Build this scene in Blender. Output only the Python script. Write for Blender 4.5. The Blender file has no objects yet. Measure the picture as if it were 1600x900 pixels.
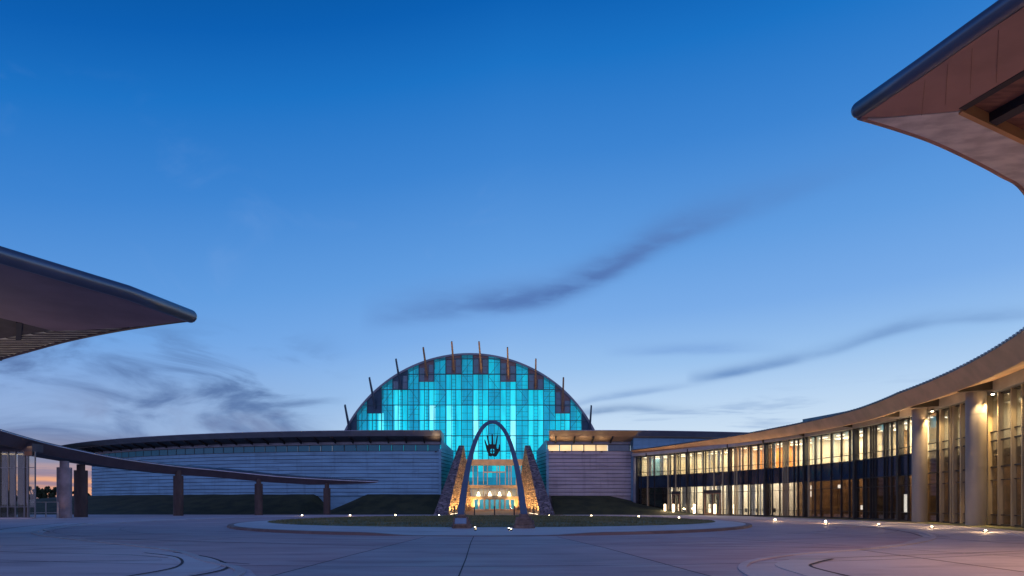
import bpy, math, random
from mathutils import Vector, noise
R = math.radians
sin, cos, pi = math.sin, math.cos, math.pi
random.seed(7)
S = bpy.context.scene
COL = S.collection

# ------------------------------------------------------------------ camera
EYE = 1.6
cd = bpy.data.cameras.new('camera'); cam = bpy.data.objects.new('camera', cd); COL.objects.link(cam)
cam.location = (0, 0, EYE); cam.rotation_euler = (R(90), 0, 0)
cd.lens = 24; cd.sensor_width = 36; cd.shift_y = 338 / 1600; cd.clip_end = 6000; cd.clip_start = .1
S.camera = cam
F = 1066.7
def at(px, py, Y):            # survey helper: where the sight line over photo point (px, py) stands at distance Y
    return Vector(((px - 800) / F * Y, Y, EYE + (788 - py) / F * Y))
def gx(px, Y): return (px - 800) / F * Y
def hz(py, Y): return EYE + (788 - py) / F * Y

# ------------------------------------------------------------------ view
S.view_settings.view_transform = 'Standard'; S.view_settings.look = 'None'
S.view_settings.exposure = 0; S.view_settings.gamma = 1

def lin(c):
    return tuple(((x / 255) / 12.92 if x / 255 <= .04045 else ((x / 255 + .055) / 1.055) ** 2.4) for x in c) + (1,)

# ------------------------------------------------------------------ world: dusk sky
W = bpy.data.worlds.new('World'); S.world = W; W.use_nodes = True
nt = W.node_tree; N = nt.nodes; L = nt.links; N.clear()
def val(x): return x
class G:                       # tiny math-node helper
    def __init__(s, tree): s.t = tree
    def m(s, op, a, b=None, c=None, clamp=False):
        n = s.t.nodes.new('ShaderNodeMath'); n.operation = op; n.use_clamp = clamp
        for i, x in enumerate((a, b, c)):
            if x is None: continue
            if isinstance(x, (int, float)): n.inputs[i].default_value = x
            else: s.t.links.new(x, n.inputs[i])
        return n.outputs[0]
    def sm(s, x, a, b, c=0.0, d=1.0):
        n = s.t.nodes.new('ShaderNodeMapRange'); n.interpolation_type = 'SMOOTHSTEP'
        s.t.links.new(x, n.inputs[0])
        for i, q in enumerate((a, b, c, d)): n.inputs[i + 1].default_value = q
        return n.outputs[0]
    def mix(s, f, a, b):
        n = s.t.nodes.new('ShaderNodeMix'); n.data_type = 'RGBA'
        for i, x in ((0, f), (6, a), (7, b)):
            if isinstance(x, (int, float)): n.inputs[i].default_value = x
            elif isinstance(x, tuple): n.inputs[i].default_value = x
            else: s.t.links.new(x, n.inputs[i])
        return n.outputs[2]
g = G(nt)
tc = N.new('ShaderNodeTexCoord'); sp = N.new('ShaderNodeSeparateXYZ'); L.new(tc.outputs['Generated'], sp.inputs[0])
x_, y_, z_ = sp.outputs
azr = g.m('ARCTAN2', x_, y_)
az = g.m('MULTIPLY', azr, 57.2958)                    # degrees, right positive
el = g.m('MULTIPLY', g.m('ARCSINE', z_), 57.2958)
left = g.m('MULTIPLY', g.m('MAXIMUM', g.m('MULTIPLY', az, -1), 0), .19)
left = g.m('MINIMUM', left, 9)
right = g.m('MULTIPLY', g.m('MINIMUM', g.m('MAXIMUM', az, 0), 40), .03)
p = g.m('ADD', el, g.m('SUBTRACT', left, right))
ramp = N.new('ShaderNodeValToRGB'); L.new(g.m('DIVIDE', p, 90), ramp.inputs[0])
stops = [(0, (216, 228, 240)), (5, (206, 225, 243)), (8, (184, 212, 242)), (11, (154, 194, 238)), (15, (122, 172, 232)), (20, (96, 156, 224)),
         (27, (60, 132, 210)), (33, (26, 114, 197)), (37, (8, 95, 179)), (43, (0, 75, 146)), (60, (2, 52, 108)), (90, (4, 40, 86))]
cr = ramp.color_ramp
while len(cr.elements) < len(stops): cr.elements.new(.5)
for e, (d, c) in zip(cr.elements, stops): e.position = d / 90; e.color = lin(c)
sky = ramp.outputs[0]
# stretched cloud noise in direction space
def nz(sx, sy, scale, detail=6, off=0.0, dist=0.0, rough=.55):
    cb = N.new('ShaderNodeCombineXYZ')
    L.new(g.m('MULTIPLY', az, sx), cb.inputs[0]); L.new(g.m('MULTIPLY', el, sy), cb.inputs[1]); cb.inputs[2].default_value = off
    t = N.new('ShaderNodeTexNoise'); L.new(cb.outputs[0], t.inputs[0]); t.inputs['Scale'].default_value = scale
    t.inputs['Detail'].default_value = detail; t.inputs['Distortion'].default_value = dist; t.inputs['Roughness'].default_value = rough
    return t.outputs[0]
def aze(px, py):
    return math.degrees(math.atan((px - 800) / F)), math.degrees(math.atan((788 - py) / math.hypot(F, px - 800)))
wob = nz(.12, .3, 1.0, 4, 3.0)
def streak(sky, pts, wid, col, mx):
    fc = N.new('ShaderNodeFloatCurve'); fs = N.new('ShaderNodeFloatCurve')
    A = [(aze(x, y), s) for x, y, s in pts]
    a0, a1 = A[0][0][0], A[-1][0][0]
    t = N.new('ShaderNodeMapRange'); L.new(az, t.inputs[0]); t.inputs[1].default_value = a0; t.inputs[2].default_value = a1
    for nd, f in ((fc, lambda q: q[0][1] / 30), (fs, lambda q: q[1])):
        cv = nd.mapping.curves[0]
        P = [((q[0][0] - a0) / (a1 - a0), f(q)) for q in A]
        cv.points[0].location = P[0]; cv.points[1].location = P[-1]
        for q in P[1:-1]: cv.points.new(*q)
        nd.mapping.update(); L.new(t.outputs[0], nd.inputs['Value'])
    c = g.m('ADD', g.m('MULTIPLY', fc.outputs[0], 30), g.m('MULTIPLY', g.m('SUBTRACT', wob, .5), wid * 1.5))
    d = g.m('DIVIDE', g.m('SUBTRACT', el, c), wid)
    # sharper lower edge, feathered upper edge
    up = g.m('DIVIDE', g.m('MAXIMUM', d, 0), 1.9); dn = g.m('MULTIPLY', g.m('MINIMUM', d, 0), 1.0)
    dd = g.m('ADD', g.m('MULTIPLY', up, up), g.m('MULTIPLY', dn, dn))
    ex = g.m('EXPONENT', g.m('MULTIPLY', dd, -1))
    tx = g.sm(nz(.22, .8, 1.3, 6, 5.0 + mx), .28, .6, .62, 1.0)
    f = g.m('MULTIPLY', g.m('MULTIPLY', ex, fs.outputs[0]), tx, clamp=True)
    return g.mix(f, sky, lin(col))
sky = streak(sky, [(560, 500, 0), (640, 492, .45), (720, 482, .65), (800, 474, .95), (870, 462, 1), (940, 430, 1), (1050, 372, .75), (1160, 328, .38), (1300, 280, .14), (1450, 225, 0)], .78, (84, 121, 182), .1)
sky = streak(sky, [(1070, 594, 0), (1110, 590, .7), (1150, 583, .95), (1220, 567, .75), (1300, 548, .5), (1400, 516, .7), (1480, 501, .45), (1560, 495, .5), (1640, 488, .1), (1700, 485, 0)], .30, (110, 148, 200), .2)
sky = streak(sky, [(880, 640, 0), (920, 628, .5), (980, 618, .65), (1050, 607, .35), (1120, 596, 0)], .2, (125, 160, 208), .3)
sky = streak(sky, [(890, 652, 0), (930, 645, .9), (985, 640, .8), (1040, 642, .4), (1130, 645, 0)], .22, (130, 160, 200), .4)
sky = streak(sky, [(940, 552, 0), (1020, 549, .4), (1100, 547, .55), (1180, 545, .2), (1240, 545, 0)], .28, (112, 154, 214), .5)
# cirrus bank low on the left
n1 = nz(.085, .26, 1.25, 9, 1.0, .7, .56); n2 = nz(.11, .30, 1.0, 6, 9.0, .5)
ml = g.m('MULTIPLY', g.sm(az, -12.5, -19), g.m('MULTIPLY', g.sm(el, 14.5, 10.5), g.sm(el, 1.5, 3.5)))
sky = g.mix(g.m('MULTIPLY', g.m('MULTIPLY', g.sm(el, 13, 6), g.sm(az, -6, -26)), .7), sky, lin((142, 168, 210)))
sky = g.mix(g.m('MULTIPLY', ml, g.sm(n1, .40, .64, 0, .85)), sky, lin((76, 108, 160)))
sky = g.mix(g.m('MULTIPLY', g.m('MULTIPLY', ml, g.sm(n2, .46, .66, 0, .45)), g.sm(el, 9, 6)), sky, lin((104, 112, 152)))
# low faint clouds right of the dome
n3 = nz(.10, .9, 1.2, 6, 4.0, .3)
mr = g.m('MULTIPLY', g.sm(az, 3, 8), g.m('MULTIPLY', g.sm(el, 10, 7), g.sm(el, 3, 4.5)))
sky = g.mix(g.m('MULTIPLY', mr, g.sm(n3, .52, .68, 0, .5)), sky, lin((132, 164, 208)))
# thin pale wisps high up
n4 = nz(.07, .11, 1.5, 7, 6.0, .9)
mh = g.m('MULTIPLY', g.m('MULTIPLY', g.sm(el, 12, 18), g.sm(el, 30, 24)), g.sm(az, 5, -5))
sky = g.mix(g.m('MULTIPLY', mh, g.sm(n4, .56, .78, 0, .16)), sky, lin((130, 168, 226)))
# afterglow at the western horizon (left)
glow = g.m('MULTIPLY', g.sm(az, -20, -29), g.sm(el, 3.4, 1.4))
sky = g.mix(g.m('MULTIPLY', g.m('MULTIPLY', g.sm(az, -20, -29), g.sm(el, 5.6, 3.8)), .8), sky, lin((122, 128, 158)))
sky = g.mix(glow, sky, g.mix(g.sm(nz(.15, 1.6, 1.0, 4, 2.0), .4, .62), lin((232, 168, 132)), lin((150, 128, 146))))
# lilac glow added to the unseen sky behind the camera, fills ground and fronts
back = g.m('MULTIPLY', g.sm(y_, .05, -.45), g.sm(el, 62, 22))
sky = g.mix(g.m('MULTIPLY', back, .92), sky, (.50, .52, .98, 1))
sky = g.mix(g.sm(el, 0, -1.5), sky, lin((20, 28, 40)))
# the physical sky model at deep twilight adds its own faint share
ns = N.new('ShaderNodeTexSky'); ns.sky_type = 'NISHITA'; ns.sun_disc = False
ns.sun_elevation = R(1.0); ns.sun_rotation = R(-40)
bg1 = N.new('ShaderNodeBackground'); L.new(sky, bg1.inputs[0]); bg1.inputs[1].default_value = 1.0
bg2 = N.new('ShaderNodeBackground'); L.new(ns.outputs[0], bg2.inputs[0]); bg2.inputs[1].default_value = .002
ad = N.new('ShaderNodeAddShader'); L.new(bg1.outputs[0], ad.inputs[0]); L.new(bg2.outputs[0], ad.inputs[1])
wo = N.new('ShaderNodeOutputWorld'); L.new(ad.outputs[0], wo.inputs[0])

# ------------------------------------------------------------------ materials
MATS = {}
def mat(name, col, rough=.6, metal=0.0, var=.12, scale=1.0, bump=0.0, stretch=(1, 1, 1), spec=.5, col2=None, detail=5):
    if name in MATS: return MATS[name]
    m = bpy.data.materials.new(name); m.use_nodes = True; t = m.node_tree; q = G(t)
    b = t.nodes['Principled BSDF']
    b.inputs['Roughness'].default_value = rough; b.inputs['Metallic'].default_value = metal
    b.inputs['Specular IOR Level'].default_value = spec
    c = tuple(col) + (1,)
    co = t.nodes.new('ShaderNodeTexCoord'); mp = t.nodes.new('ShaderNodeMapping'); mp.inputs['Scale'].default_value = stretch
    t.links.new(co.outputs['Object'], mp.inputs[0])
    n = t.nodes.new('ShaderNodeTexNoise'); n.inputs['Scale'].default_value = scale; n.inputs['Detail'].default_value = detail
    t.links.new(mp.outputs[0], n.inputs[0])
    lo = tuple(x * (1 - var) for x in col) + (1,); hi = tuple(min(1, x * (1 + var)) for x in col) + (1,)
    if col2: hi = tuple(col2) + (1,); lo = c
    t.links.new(q.mix(q.sm(n.outputs[0], .33, .67), lo, hi), b.inputs['Base Color'])
    if bump:
        n2 = t.nodes.new('ShaderNodeTexNoise'); n2.inputs['Scale'].default_value = scale * 4; n2.inputs['Detail'].default_value = 6
        t.links.new(mp.outputs[0], n2.inputs[0])
        bp = t.nodes.new('ShaderNodeBump'); bp.inputs['Strength'].default_value = bump; bp.inputs['Distance'].default_value = .05
        t.links.new(n2.outputs[0], bp.inputs['Height']); t.links.new(bp.outputs[0], b.inputs['Normal'])
    MATS[name] = m; return m
def emis(name, col, st, var=0, scale=1.0, stretch=(1, 1, 1)):
    if name in MATS: return MATS[name]
    m = bpy.data.materials.new(name); m.use_nodes = True; t = m.node_tree; q = G(t)
    b = t.nodes['Principled BSDF']; b.inputs['Base Color'].default_value = tuple(col) + (1,)
    b.inputs['Emission Color'].default_value = tuple(col) + (1,); b.inputs['Emission Strength'].default_value = st
    b.inputs['Roughness'].default_value = .5
    if var:
        co = t.nodes.new('ShaderNodeTexCoord'); mp = t.nodes.new('ShaderNodeMapping'); mp.inputs['Scale'].default_value = stretch
        n = t.nodes.new('ShaderNodeTexNoise'); n.inputs['Scale'].default_value = scale; n.inputs['Detail'].default_value = 3
        t.links.new(co.outputs['Object'], mp.inputs[0]); t.links.new(mp.outputs[0], n.inputs[0])
        t.links.new(q.sm(n.outputs[0], .3, .7, st * (1 - var), st * (1 + var)), b.inputs['Emission Strength'])
    MATS[name] = m; return m
def glass(name, tint=(.8, .85, .9), refl=.1, em=None, est=0.0, opaque=None, oa=0.0):
    """flat architectural glass: clear share + mirror share by viewing angle, optionally a milky lit share"""
    if name in MATS: return MATS[name]
    m = bpy.data.materials.new(name); m.use_nodes = True; t = m.node_tree; t.nodes.clear(); q = G(t)
    o = t.nodes.new('ShaderNodeOutputMaterial'); tr = t.nodes.new('ShaderNodeBsdfTransparent'); tr.inputs[0].default_value = tuple(tint) + (1,)
    gl = t.nodes.new('ShaderNodeBsdfGlossy'); gl.inputs['Roughness'].default_value = .03
    lw = t.nodes.new('ShaderNodeLayerWeight'); lw.inputs[0].default_value = .35
    co = t.nodes.new('ShaderNodeTexCoord'); n = t.nodes.new('ShaderNodeTexNoise'); n.inputs['Scale'].default_value = .6
    t.links.new(co.outputs['Object'], n.inputs[0])
    bp = t.nodes.new('ShaderNodeBump'); bp.inputs['Strength'].default_value = .05; bp.inputs['Distance'].default_value = .05
    t.links.new(n.outputs[0], bp.inputs['Height']); t.links.new(bp.outputs[0], gl.inputs['Normal'])
    mx = t.nodes.new('ShaderNodeMixShader')
    t.links.new(q.m('ADD', q.m('MULTIPLY', lw.outputs['Fresnel'], .45), refl, clamp=True), mx.inputs[0])
    src = tr.outputs[0]
    if em:
        e = t.nodes.new('ShaderNodeEmission'); e.inputs[0].default_value = tuple(em) + (1,); e.inputs[1].default_value = est
        a = t.nodes.new('ShaderNodeAddShader'); t.links.new(tr.outputs[0], a.inputs[0]); t.links.new(e.outputs[0], a.inputs[1]); src = a.outputs[0]
    if opaque:
        d = t.nodes.new('ShaderNodeBsdfDiffuse'); d.inputs[0].default_value = tuple(opaque) + (1,)
        a = t.nodes.new('ShaderNodeMixShader'); a.inputs[0].default_value = oa
        t.links.new(src, a.inputs[1]); t.links.new(d.outputs[0], a.inputs[2]); src = a.outputs[0]
    t.links.new(src, mx.inputs[1]); t.links.new(gl.outputs[0], mx.inputs[2]); t.links.new(mx.outputs[0], o.inputs[0])
    MATS[name] = m; return m

def stone_mat(name, c1, c2, sx, sz, mortar=.02, bump=1.0):
    m = bpy.data.materials.new(name); m.use_nodes = True; t = m.node_tree; q = G(t)
    b = t.nodes['Principled BSDF']; b.inputs['Roughness'].default_value = .85
    co = t.nodes.new('ShaderNodeTexCoord'); mp = t.nodes.new('ShaderNodeMapping'); mp.inputs['Scale'].default_value = (sx, sx, sz)
    t.links.new(co.outputs['Object'], mp.inputs[0])
    v = t.nodes.new('ShaderNodeTexVoronoi'); v.inputs['Scale'].default_value = 1; t.links.new(mp.outputs[0], v.inputs[0])
    e = t.nodes.new('ShaderNodeTexVoronoi'); e.feature = 'DISTANCE_TO_EDGE'; e.inputs['Scale'].default_value = 1; t.links.new(mp.outputs[0], e.inputs[0])
    s = t.nodes.new('ShaderNodeSeparateColor'); t.links.new(v.outputs['Color'], s.inputs[0])
    c = q.mix(s.outputs[0], tuple(c1) + (1,), tuple(c2) + (1,))
    c = q.mix(q.sm(e.outputs['Distance'], 0, .09), tuple(x * .25 for x in c1) + (1,), c)
    t.links.new(c, b.inputs['Base Color'])
    h = q.m('ADD', q.sm(e.outputs['Distance'], 0, .2), s.outputs[1])
    bp = t.nodes.new('ShaderNodeBump'); bp.inputs['Strength'].default_value = bump; bp.inputs['Distance'].default_value = .12
    t.links.new(h, bp.inputs['Height']); t.links.new(bp.outputs[0], b.inputs['Normal'])
    return m

def concrete(name, col, col2, joint=0.0):
    m = bpy.data.materials.new(name); m.use_nodes = True; t = m.node_tree; q = G(t)
    b = t.nodes['Principled BSDF']; b.inputs['Specular IOR Level'].default_value = .4
    co = t.nodes.new('ShaderNodeTexCoord')
    def no(s, st=(1, 1, 1), d=6):
        mp = t.nodes.new('ShaderNodeMapping'); mp.inputs['Scale'].default_value = st; t.links.new(co.outputs['Object'], mp.inputs[0])
        n = t.nodes.new('ShaderNodeTexNoise'); n.inputs['Scale'].default_value = s; n.inputs['Detail'].default_value = d; t.links.new(mp.outputs[0], n.inputs[0]); return n.outputs[0]
    c = q.mix(q.sm(no(.12, (1, 1, 1)), .35, .65), tuple(col) + (1,), tuple(col2) + (1,))
    dk = tuple(x * .66 for x in col) + (1,); lt = tuple(min(1, x * 1.3) for x in col2) + (1,)
    c = q.mix(q.sm(no(.55, (.5, 1.3, 1)), .52, .72, 0, .6), c, dk)
    c = q.mix(q.sm(no(.9, (.35, 1.5, 1)), .56, .74, 0, .5), c, lt)
    c = q.mix(q.sm(no(14), .5, .8, 0, .3), c, dk)
    t.links.new(c, b.inputs['Base Color'])
    t.links.new(q.sm(no(.7, (.4, 1.4, 1)), .3, .7, .5, .85), b.inputs['Roughness'])
    bp = t.nodes.new('ShaderNodeBump'); bp.inputs['Strength'].default_value = .35; bp.inputs['Distance'].default_value = .01
    t.links.new(no(9), bp.inputs['Height']); t.links.new(bp.outputs[0], b.inputs['Normal'])
    MATS[name] = m; return m

def clad_mat(name, col):
    m = mat(name, col, .5, .15, var=.16, scale=.35, stretch=(.6, .6, 5)); t = m.node_tree; q = G(t); b = t.nodes['Principled BSDF']
    old = b.inputs['Base Color'].links[0].from_socket
    co = t.nodes.new('ShaderNodeTexCoord'); mp = t.nodes.new('ShaderNodeMapping'); mp.inputs['Scale'].default_value = (1.1, 1.1, .12)
    n = t.nodes.new('ShaderNodeTexNoise'); n.inputs['Scale'].default_value = 1.4; n.inputs['Detail'].default_value = 7
    t.links.new(co.outputs['Object'], mp.inputs[0]); t.links.new(mp.outputs[0], n.inputs[0])
    c = q.mix(q.sm(n.outputs[0], .5, .75, 0, .45), old, tuple(x * .55 for x in col) + (1,))
    v = t.nodes.new('ShaderNodeTexVoronoi'); v.inputs['Scale'].default_value = 1; mv = t.nodes.new('ShaderNodeMapping'); mv.inputs['Scale'].default_value = (.28, .28, 1.62)
    t.links.new(co.outputs['Object'], mv.inputs[0]); t.links.new(mv.outputs[0], v.inputs[0]); sc = t.nodes.new('ShaderNodeSeparateColor'); t.links.new(v.outputs['Color'], sc.inputs[0])
    c = q.mix(q.sm(sc.outputs[0], .2, .9, 0, .35), c, tuple(min(1, x * 1.35) for x in col) + (1,))
    t.links.new(c, b.inputs['Base Color']); return m
M = {}
M['conc'] = concrete('lilac_concrete', (.47, .43, .47), (.57, .52, .54))
M['drive'] = concrete('reddish_concrete', (.42, .30, .32), (.50, .37, .38))
M['wedge'] = concrete('grey_concrete', (.36, .325, .36), (.42, .38, .41))
M['kerb'] = concrete('pale_concrete', (.40, .40, .42), (.48, .47, .48))
M['kerbred'] = concrete('red_kerb', (.20, .13, .12), (.27, .18, .16))
M['walk'] = concrete('walk_concrete', (.50, .50, .52), (.56, .56, .58))
M['joint'] = mat('joint', (.05, .05, .06), .9)
M['brownpave'] = concrete('brown_paving', (.24, .15, .10), (.30, .19, .13))
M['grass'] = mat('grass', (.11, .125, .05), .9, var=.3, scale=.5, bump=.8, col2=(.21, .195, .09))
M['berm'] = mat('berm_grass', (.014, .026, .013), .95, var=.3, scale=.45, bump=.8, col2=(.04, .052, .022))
M['field'] = mat('field', (.03, .04, .02), .95, var=.3, scale=.05, col2=(.05, .06, .03))
M['clad'] = clad_mat('cladding', (.15, .32, .46))
M['clad_warm'] = clad_mat('cladding_warm', (.36, .31, .34))
M['lapshade'] = mat('lap_shadow', (.05, .055, .07), .8)  # dark groove tone imitates the shadow line under each wall course
M['fascia'] = mat('fascia_metal', (.36, .35, .39), .5, .0, var=.1, scale=.6)
M['darkfascia'] = mat('soffit_paint', (.085, .065, .075), .5, .1, var=.12, scale=.8)
M['soffitdark'] = mat('soffit_dark', (.06, .05, .055), .7, var=.2)
M['beam'] = mat('beam_dark', (.025, .022, .024), .6, var=.2)
M['tan'] = mat('tan_panel', (.58, .38, .23), .55, var=.12, scale=.7, stretch=(.6, .6, 3))
M['tanfascia'] = mat('tan_fascia', (.60, .36, .20), .5, var=.1, scale=.7)
M['tanwoodlit'] = mat('tan_wood_lit', (.36, .22, .12), .55, var=.25, scale=1.2, stretch=(1, 6, 6))
M['brown'] = mat('brown_metal', (.22, .12, .085), .5, .3, var=.15)
M['greyband'] = mat('grey_band', (.28, .29, .34), .5, .2, var=.1, scale=.8)
M['mull'] = mat('mullion_dark', (.035, .035, .04), .45, .4)
M['beige'] = mat('beige_fin', (.38, .31, .20), .5, .2, var=.15, scale=1, stretch=(3, 3, .4))
M['lobbyfin'] = mat('lobby_fin', (.11, .09, .055), .6)
M['entrytan'] = mat('entry_tan', (.55, .40, .22), .55, var=.12)
M['tealframe'] = mat('teal_frame', (.02, .09, .12), .4, .3)
M['spandrel'] = mat('spandrel_glass', (.02, .035, .06), .08, .0, spec=.9, var=.3, scale=.4)
M['roofm'] = mat('standing_seam', (.14, .17, .21), .35, .6, var=.12, scale=.4)
M['column'] = mat('column_metal', (.27, .24, .21), .55, .1, var=.1, scale=.6, stretch=(1, 1, .4))
M['rust'] = mat('rust_column', (.075, .05, .045), .7, .1, var=.25, scale=1.5, stretch=(1, 1, .3))
M['palecol'] = mat('pale_column', (.28, .225, .235), .6, .1, var=.2, scale=1)
M['steel'] = mat('arch_steel', (.05, .10, .19), .42, .4, var=.1, scale=1.5, bump=.05)
M['rock'] = mat('red_rock', (.12, .09, .085), .9, var=.35, scale=3, bump=1.0, col2=(.22, .165, .15))
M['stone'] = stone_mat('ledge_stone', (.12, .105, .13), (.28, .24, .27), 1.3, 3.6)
M['stonelit'] = stone_mat('ledge_stone_lit', (.30, .20, .12), (.62, .42, .24), 1.1, 2.6, bump=1.5)  # same stone with warm lamp light mixed into its colour
M['wallwhite'] = mat('interior_cream', (.72, .66, .54), .8, var=.08, scale=.6)
M['wallorange'] = mat('interior_orange', (.80, .36, .10), .8, var=.08)
M['wallred'] = mat('interior_terracotta', (.62, .27, .18), .8, var=.1)
M['wallbrown'] = mat('interior_wood', (.30, .19, .10), .7, var=.4, scale=.5, stretch=(1, 1, 4))
M['intfloor'] = mat('interior_floor', (.25, .22, .19), .5, var=.1)
M['intdark'] = mat('interior_dark', (.06, .06, .07), .8)
M['curtain'] = mat('white_curtain', (.74, .75, .78), .8, var=.1, scale=3, stretch=(3, 3, .2))
M['cglass'] = glass('clear_glass', (.86, .88, .88), .07)
M['dglass'] = glass('grey_glass', (.66, .66, .66), .06)
M['pglass'] = glass('pavilion_glass', (.86, .88, .84), .04)
M['bark'] = mat('bark', (.05, .04, .03), .9, var=.3)
M['leaf'] = mat('leaf', (.02, .035, .015), .8, var=.4, scale=2, col2=(.045, .07, .03))
M['dark'] = mat('dark_metal', (.03, .03, .035), .5, .5)
M['white'] = mat('white_paint', (.7, .7, .7), .5)
M['lampwarm'] = emis('warm_lamp', (1.0, .80, .52), 14)
M['lampground'] = emis('ground_lamp', (1.0, .78, .48), 12)
M['lamptube'] = emis('tube_lamp', (1.0, .78, .50), 7)
M['ceil'] = emis('ceiling_light', (1.0, .86, .62), 3.2)
M['ceilw'] = emis('ceiling_light_cool', (1.0, .93, .82), 3.0)
M['pendant'] = emis('pendant_shade', (1.0, .88, .58), 4)

# ------------------------------------------------------------------ mesh building
ORG = {}
class MB:
    def __init__(s): s.v = []; s.f = []; s.m = []; s.cur = 0
    def face(s, pts):
        n = len(s.v); s.v += [tuple(p) for p in pts]; s.f.append(list(range(n, n + len(pts)))); s.m.append(s.cur); return s
    def hexa(s, p):            # 8 corners: bottom 0-3, top 4-7
        n = len(s.v); s.v += [tuple(q) for q in p]
        for a in ((0, 3, 2, 1), (4, 5, 6, 7), (0, 1, 5, 4), (1, 2, 6, 5), (2, 3, 7, 6), (3, 0, 4, 7)):
            s.f.append([n + i for i in a]); s.m.append(s.cur)
        return s
    def box(s, x0, x1, y0, y1, z0, z1):
        return s.hexa([(x0, y0, z0), (x1, y0, z0), (x1, y1, z0), (x0, y1, z0), (x0, y0, z1), (x1, y0, z1), (x1, y1, z1), (x0, y1, z1)])
    def obox(s, c, u, hu, hv, z0, z1):     # box oriented by unit direction u in plan, hu along, hv across
        u = Vector((u[0], u[1], 0)).normalized(); w = Vector((-u.y, u.x, 0)); c = Vector((c[0], c[1], 0))
        P = [c - u * hu - w * hv, c + u * hu - w * hv, c + u * hu + w * hv, c - u * hu + w * hv]
        return s.hexa([(q.x, q.y, z0) for q in P] + [(q.x, q.y, z1) for q in P])
    def bar(s, a, b, w, d=None, up=(0, 0, 1)):
        a = Vector(a); b = Vector(b); d = w if d is None else d
        t = (b - a).normalized(); x = t.cross(Vector(up))
        if x.length < 1e-3: x = Vector((1, 0, 0))
        x.normalize(); y = x.cross(t).normalized(); x *= w / 2; y *= d / 2
        return s.hexa([a - x - y, a + x - y, a + x + y, a - x + y, b - x - y, b + x - y, b + x + y, b - x + y])
    def loft(s, rings, closed=True, caps=True):
        n0 = len(s.v); k = len(rings[0])
        for r in rings: s.v += [tuple(q) for q in r]
        for i in range(len(rings) - 1):
            for j in range(k if closed else k - 1):
                a = n0 + i * k + j; b = n0 + i * k + (j + 1) % k
                s.f.append([a, b, b + k, a + k]); s.m.append(s.cur)
        if caps and closed:
            s.f.append([n0 + j for j in range(k)][::-1]); s.m.append(s.cur)
            s.f.append([n0 + (len(rings) - 1) * k + j for j in range(k)]); s.m.append(s.cur)
        return s
    def cyl(s, x, y, z0, z1, r, n=20, r2=None):
        r2 = r if r2 is None else r2
        return s.loft([[(x + q * cos(2 * pi * i / n), y + q * sin(2 * pi * i / n), z) for i in range(n)] for q, z in ((r, z0), (r2, z1))])
    def tube(s, pts, r, n=8):
        rings = []; pts = [Vector(p) for p in pts]
        for i, p in enumerate(pts):
            t = (pts[min(i + 1, len(pts) - 1)] - pts[max(i - 1, 0)]).normalized()
            x = t.cross(Vector((0, 0, 1))); x = Vector((1, 0, 0)) if x.length < 1e-3 else x.normalized(); y = x.cross(t)
            rr = r[i] if isinstance(r, (list, tuple)) else r
            rings.append([p + x * rr * cos(2 * pi * j / n) + y * rr * sin(2 * pi * j / n) for j in range(n)])
        return s.loft(rings)
    def prism(s, poly, z0, z1):
        n = len(poly); a = [(x, y, z0) for x, y in poly]; b = [(x, y, z1) for x, y in poly]
        s.face(a[::-1]); s.face(b)
        for i in range(n): s.face([a[i], a[(i + 1) % n], b[(i + 1) % n], b[i]])
        return s
    def build(s, name, m, parent=None, smooth=False):
        o0 = ORG.get(parent.name, Vector((0, 0, 0))) if parent else Vector((0, 0, 0))
        me = bpy.data.meshes.new(name); me.from_pydata([(a - o0.x, b - o0.y, c - o0.z) for a, b, c in s.v], [], s.f)
        for q in (m if isinstance(m, (list, tuple)) else [m]): me.materials.append(M[q] if isinstance(q, str) else q)
        for pl, i in zip(me.polygons, s.m): pl.material_index = i
        if smooth:
            for pl in me.polygons: pl.use_smooth = True
        me.validate(); me.update()
        if smooth == 'sides': sharpen(me)
        o = bpy.data.objects.new(name, me); COL.objects.link(o)
        if parent: o.parent = parent
        ORG[o.name] = o0.copy()
        return o
def sharpen(me):
    ks = set()
    for pl in me.polygons:
        pl.use_smooth = len(pl.vertices) == 4
        if len(pl.vertices) > 4: ks.update(pl.edge_keys)
    for e in me.edges:
        if e.key in ks: e.use_edge_sharp = True
def tag(o, label=None, cat=None, group=None, kind=None):
    for k, v in (('label', label), ('category', cat), ('group', group), ('kind', kind)):
        if v: o[k] = v
    return o
def thing(name, loc, label, cat, group=None):
    o = bpy.data.objects.new(name, None); COL.objects.link(o); o.location = loc; o.empty_display_size = .3
    ORG[o.name] = Vector(loc); return tag(o, label, cat, group)
def struct(name, mb, m, **k): return tag(mb.build(name, m, **k), kind='structure')
def copy_tree(o, parent=None):
    c = o.copy(); COL.objects.link(c); c.parent = parent
    for ch in list(o.children): copy_tree(ch, c)
    return c
def light(kind, loc, energy, col, parent=None, rot=None, target=None, size=.3, size_y=None, spot=None, blend=.6, name='lamp_light'):
    ld = bpy.data.lights.new(name, kind); ld.energy = energy; ld.color = col
    if kind == 'AREA':
        ld.size = size
        if size_y: ld.shape = 'RECTANGLE'; ld.size_y = size_y
    else: ld.shadow_soft_size = size
    if kind == 'SPOT': ld.spot_size = R(spot); ld.spot_blend = blend
    o = bpy.data.objects.new(name, ld); COL.objects.link(o)
    if target is not None: o.rotation_euler = (Vector(target) - Vector(loc)).to_track_quat('-Z', 'Y').to_euler()
    elif rot: o.rotation_euler = rot
    if parent: o.parent = parent; loc = Vector(loc) - ORG.get(parent.name, Vector((0, 0, 0)))
    o.location = loc
    return o
WARM = (1.0, .66, .34)

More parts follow.
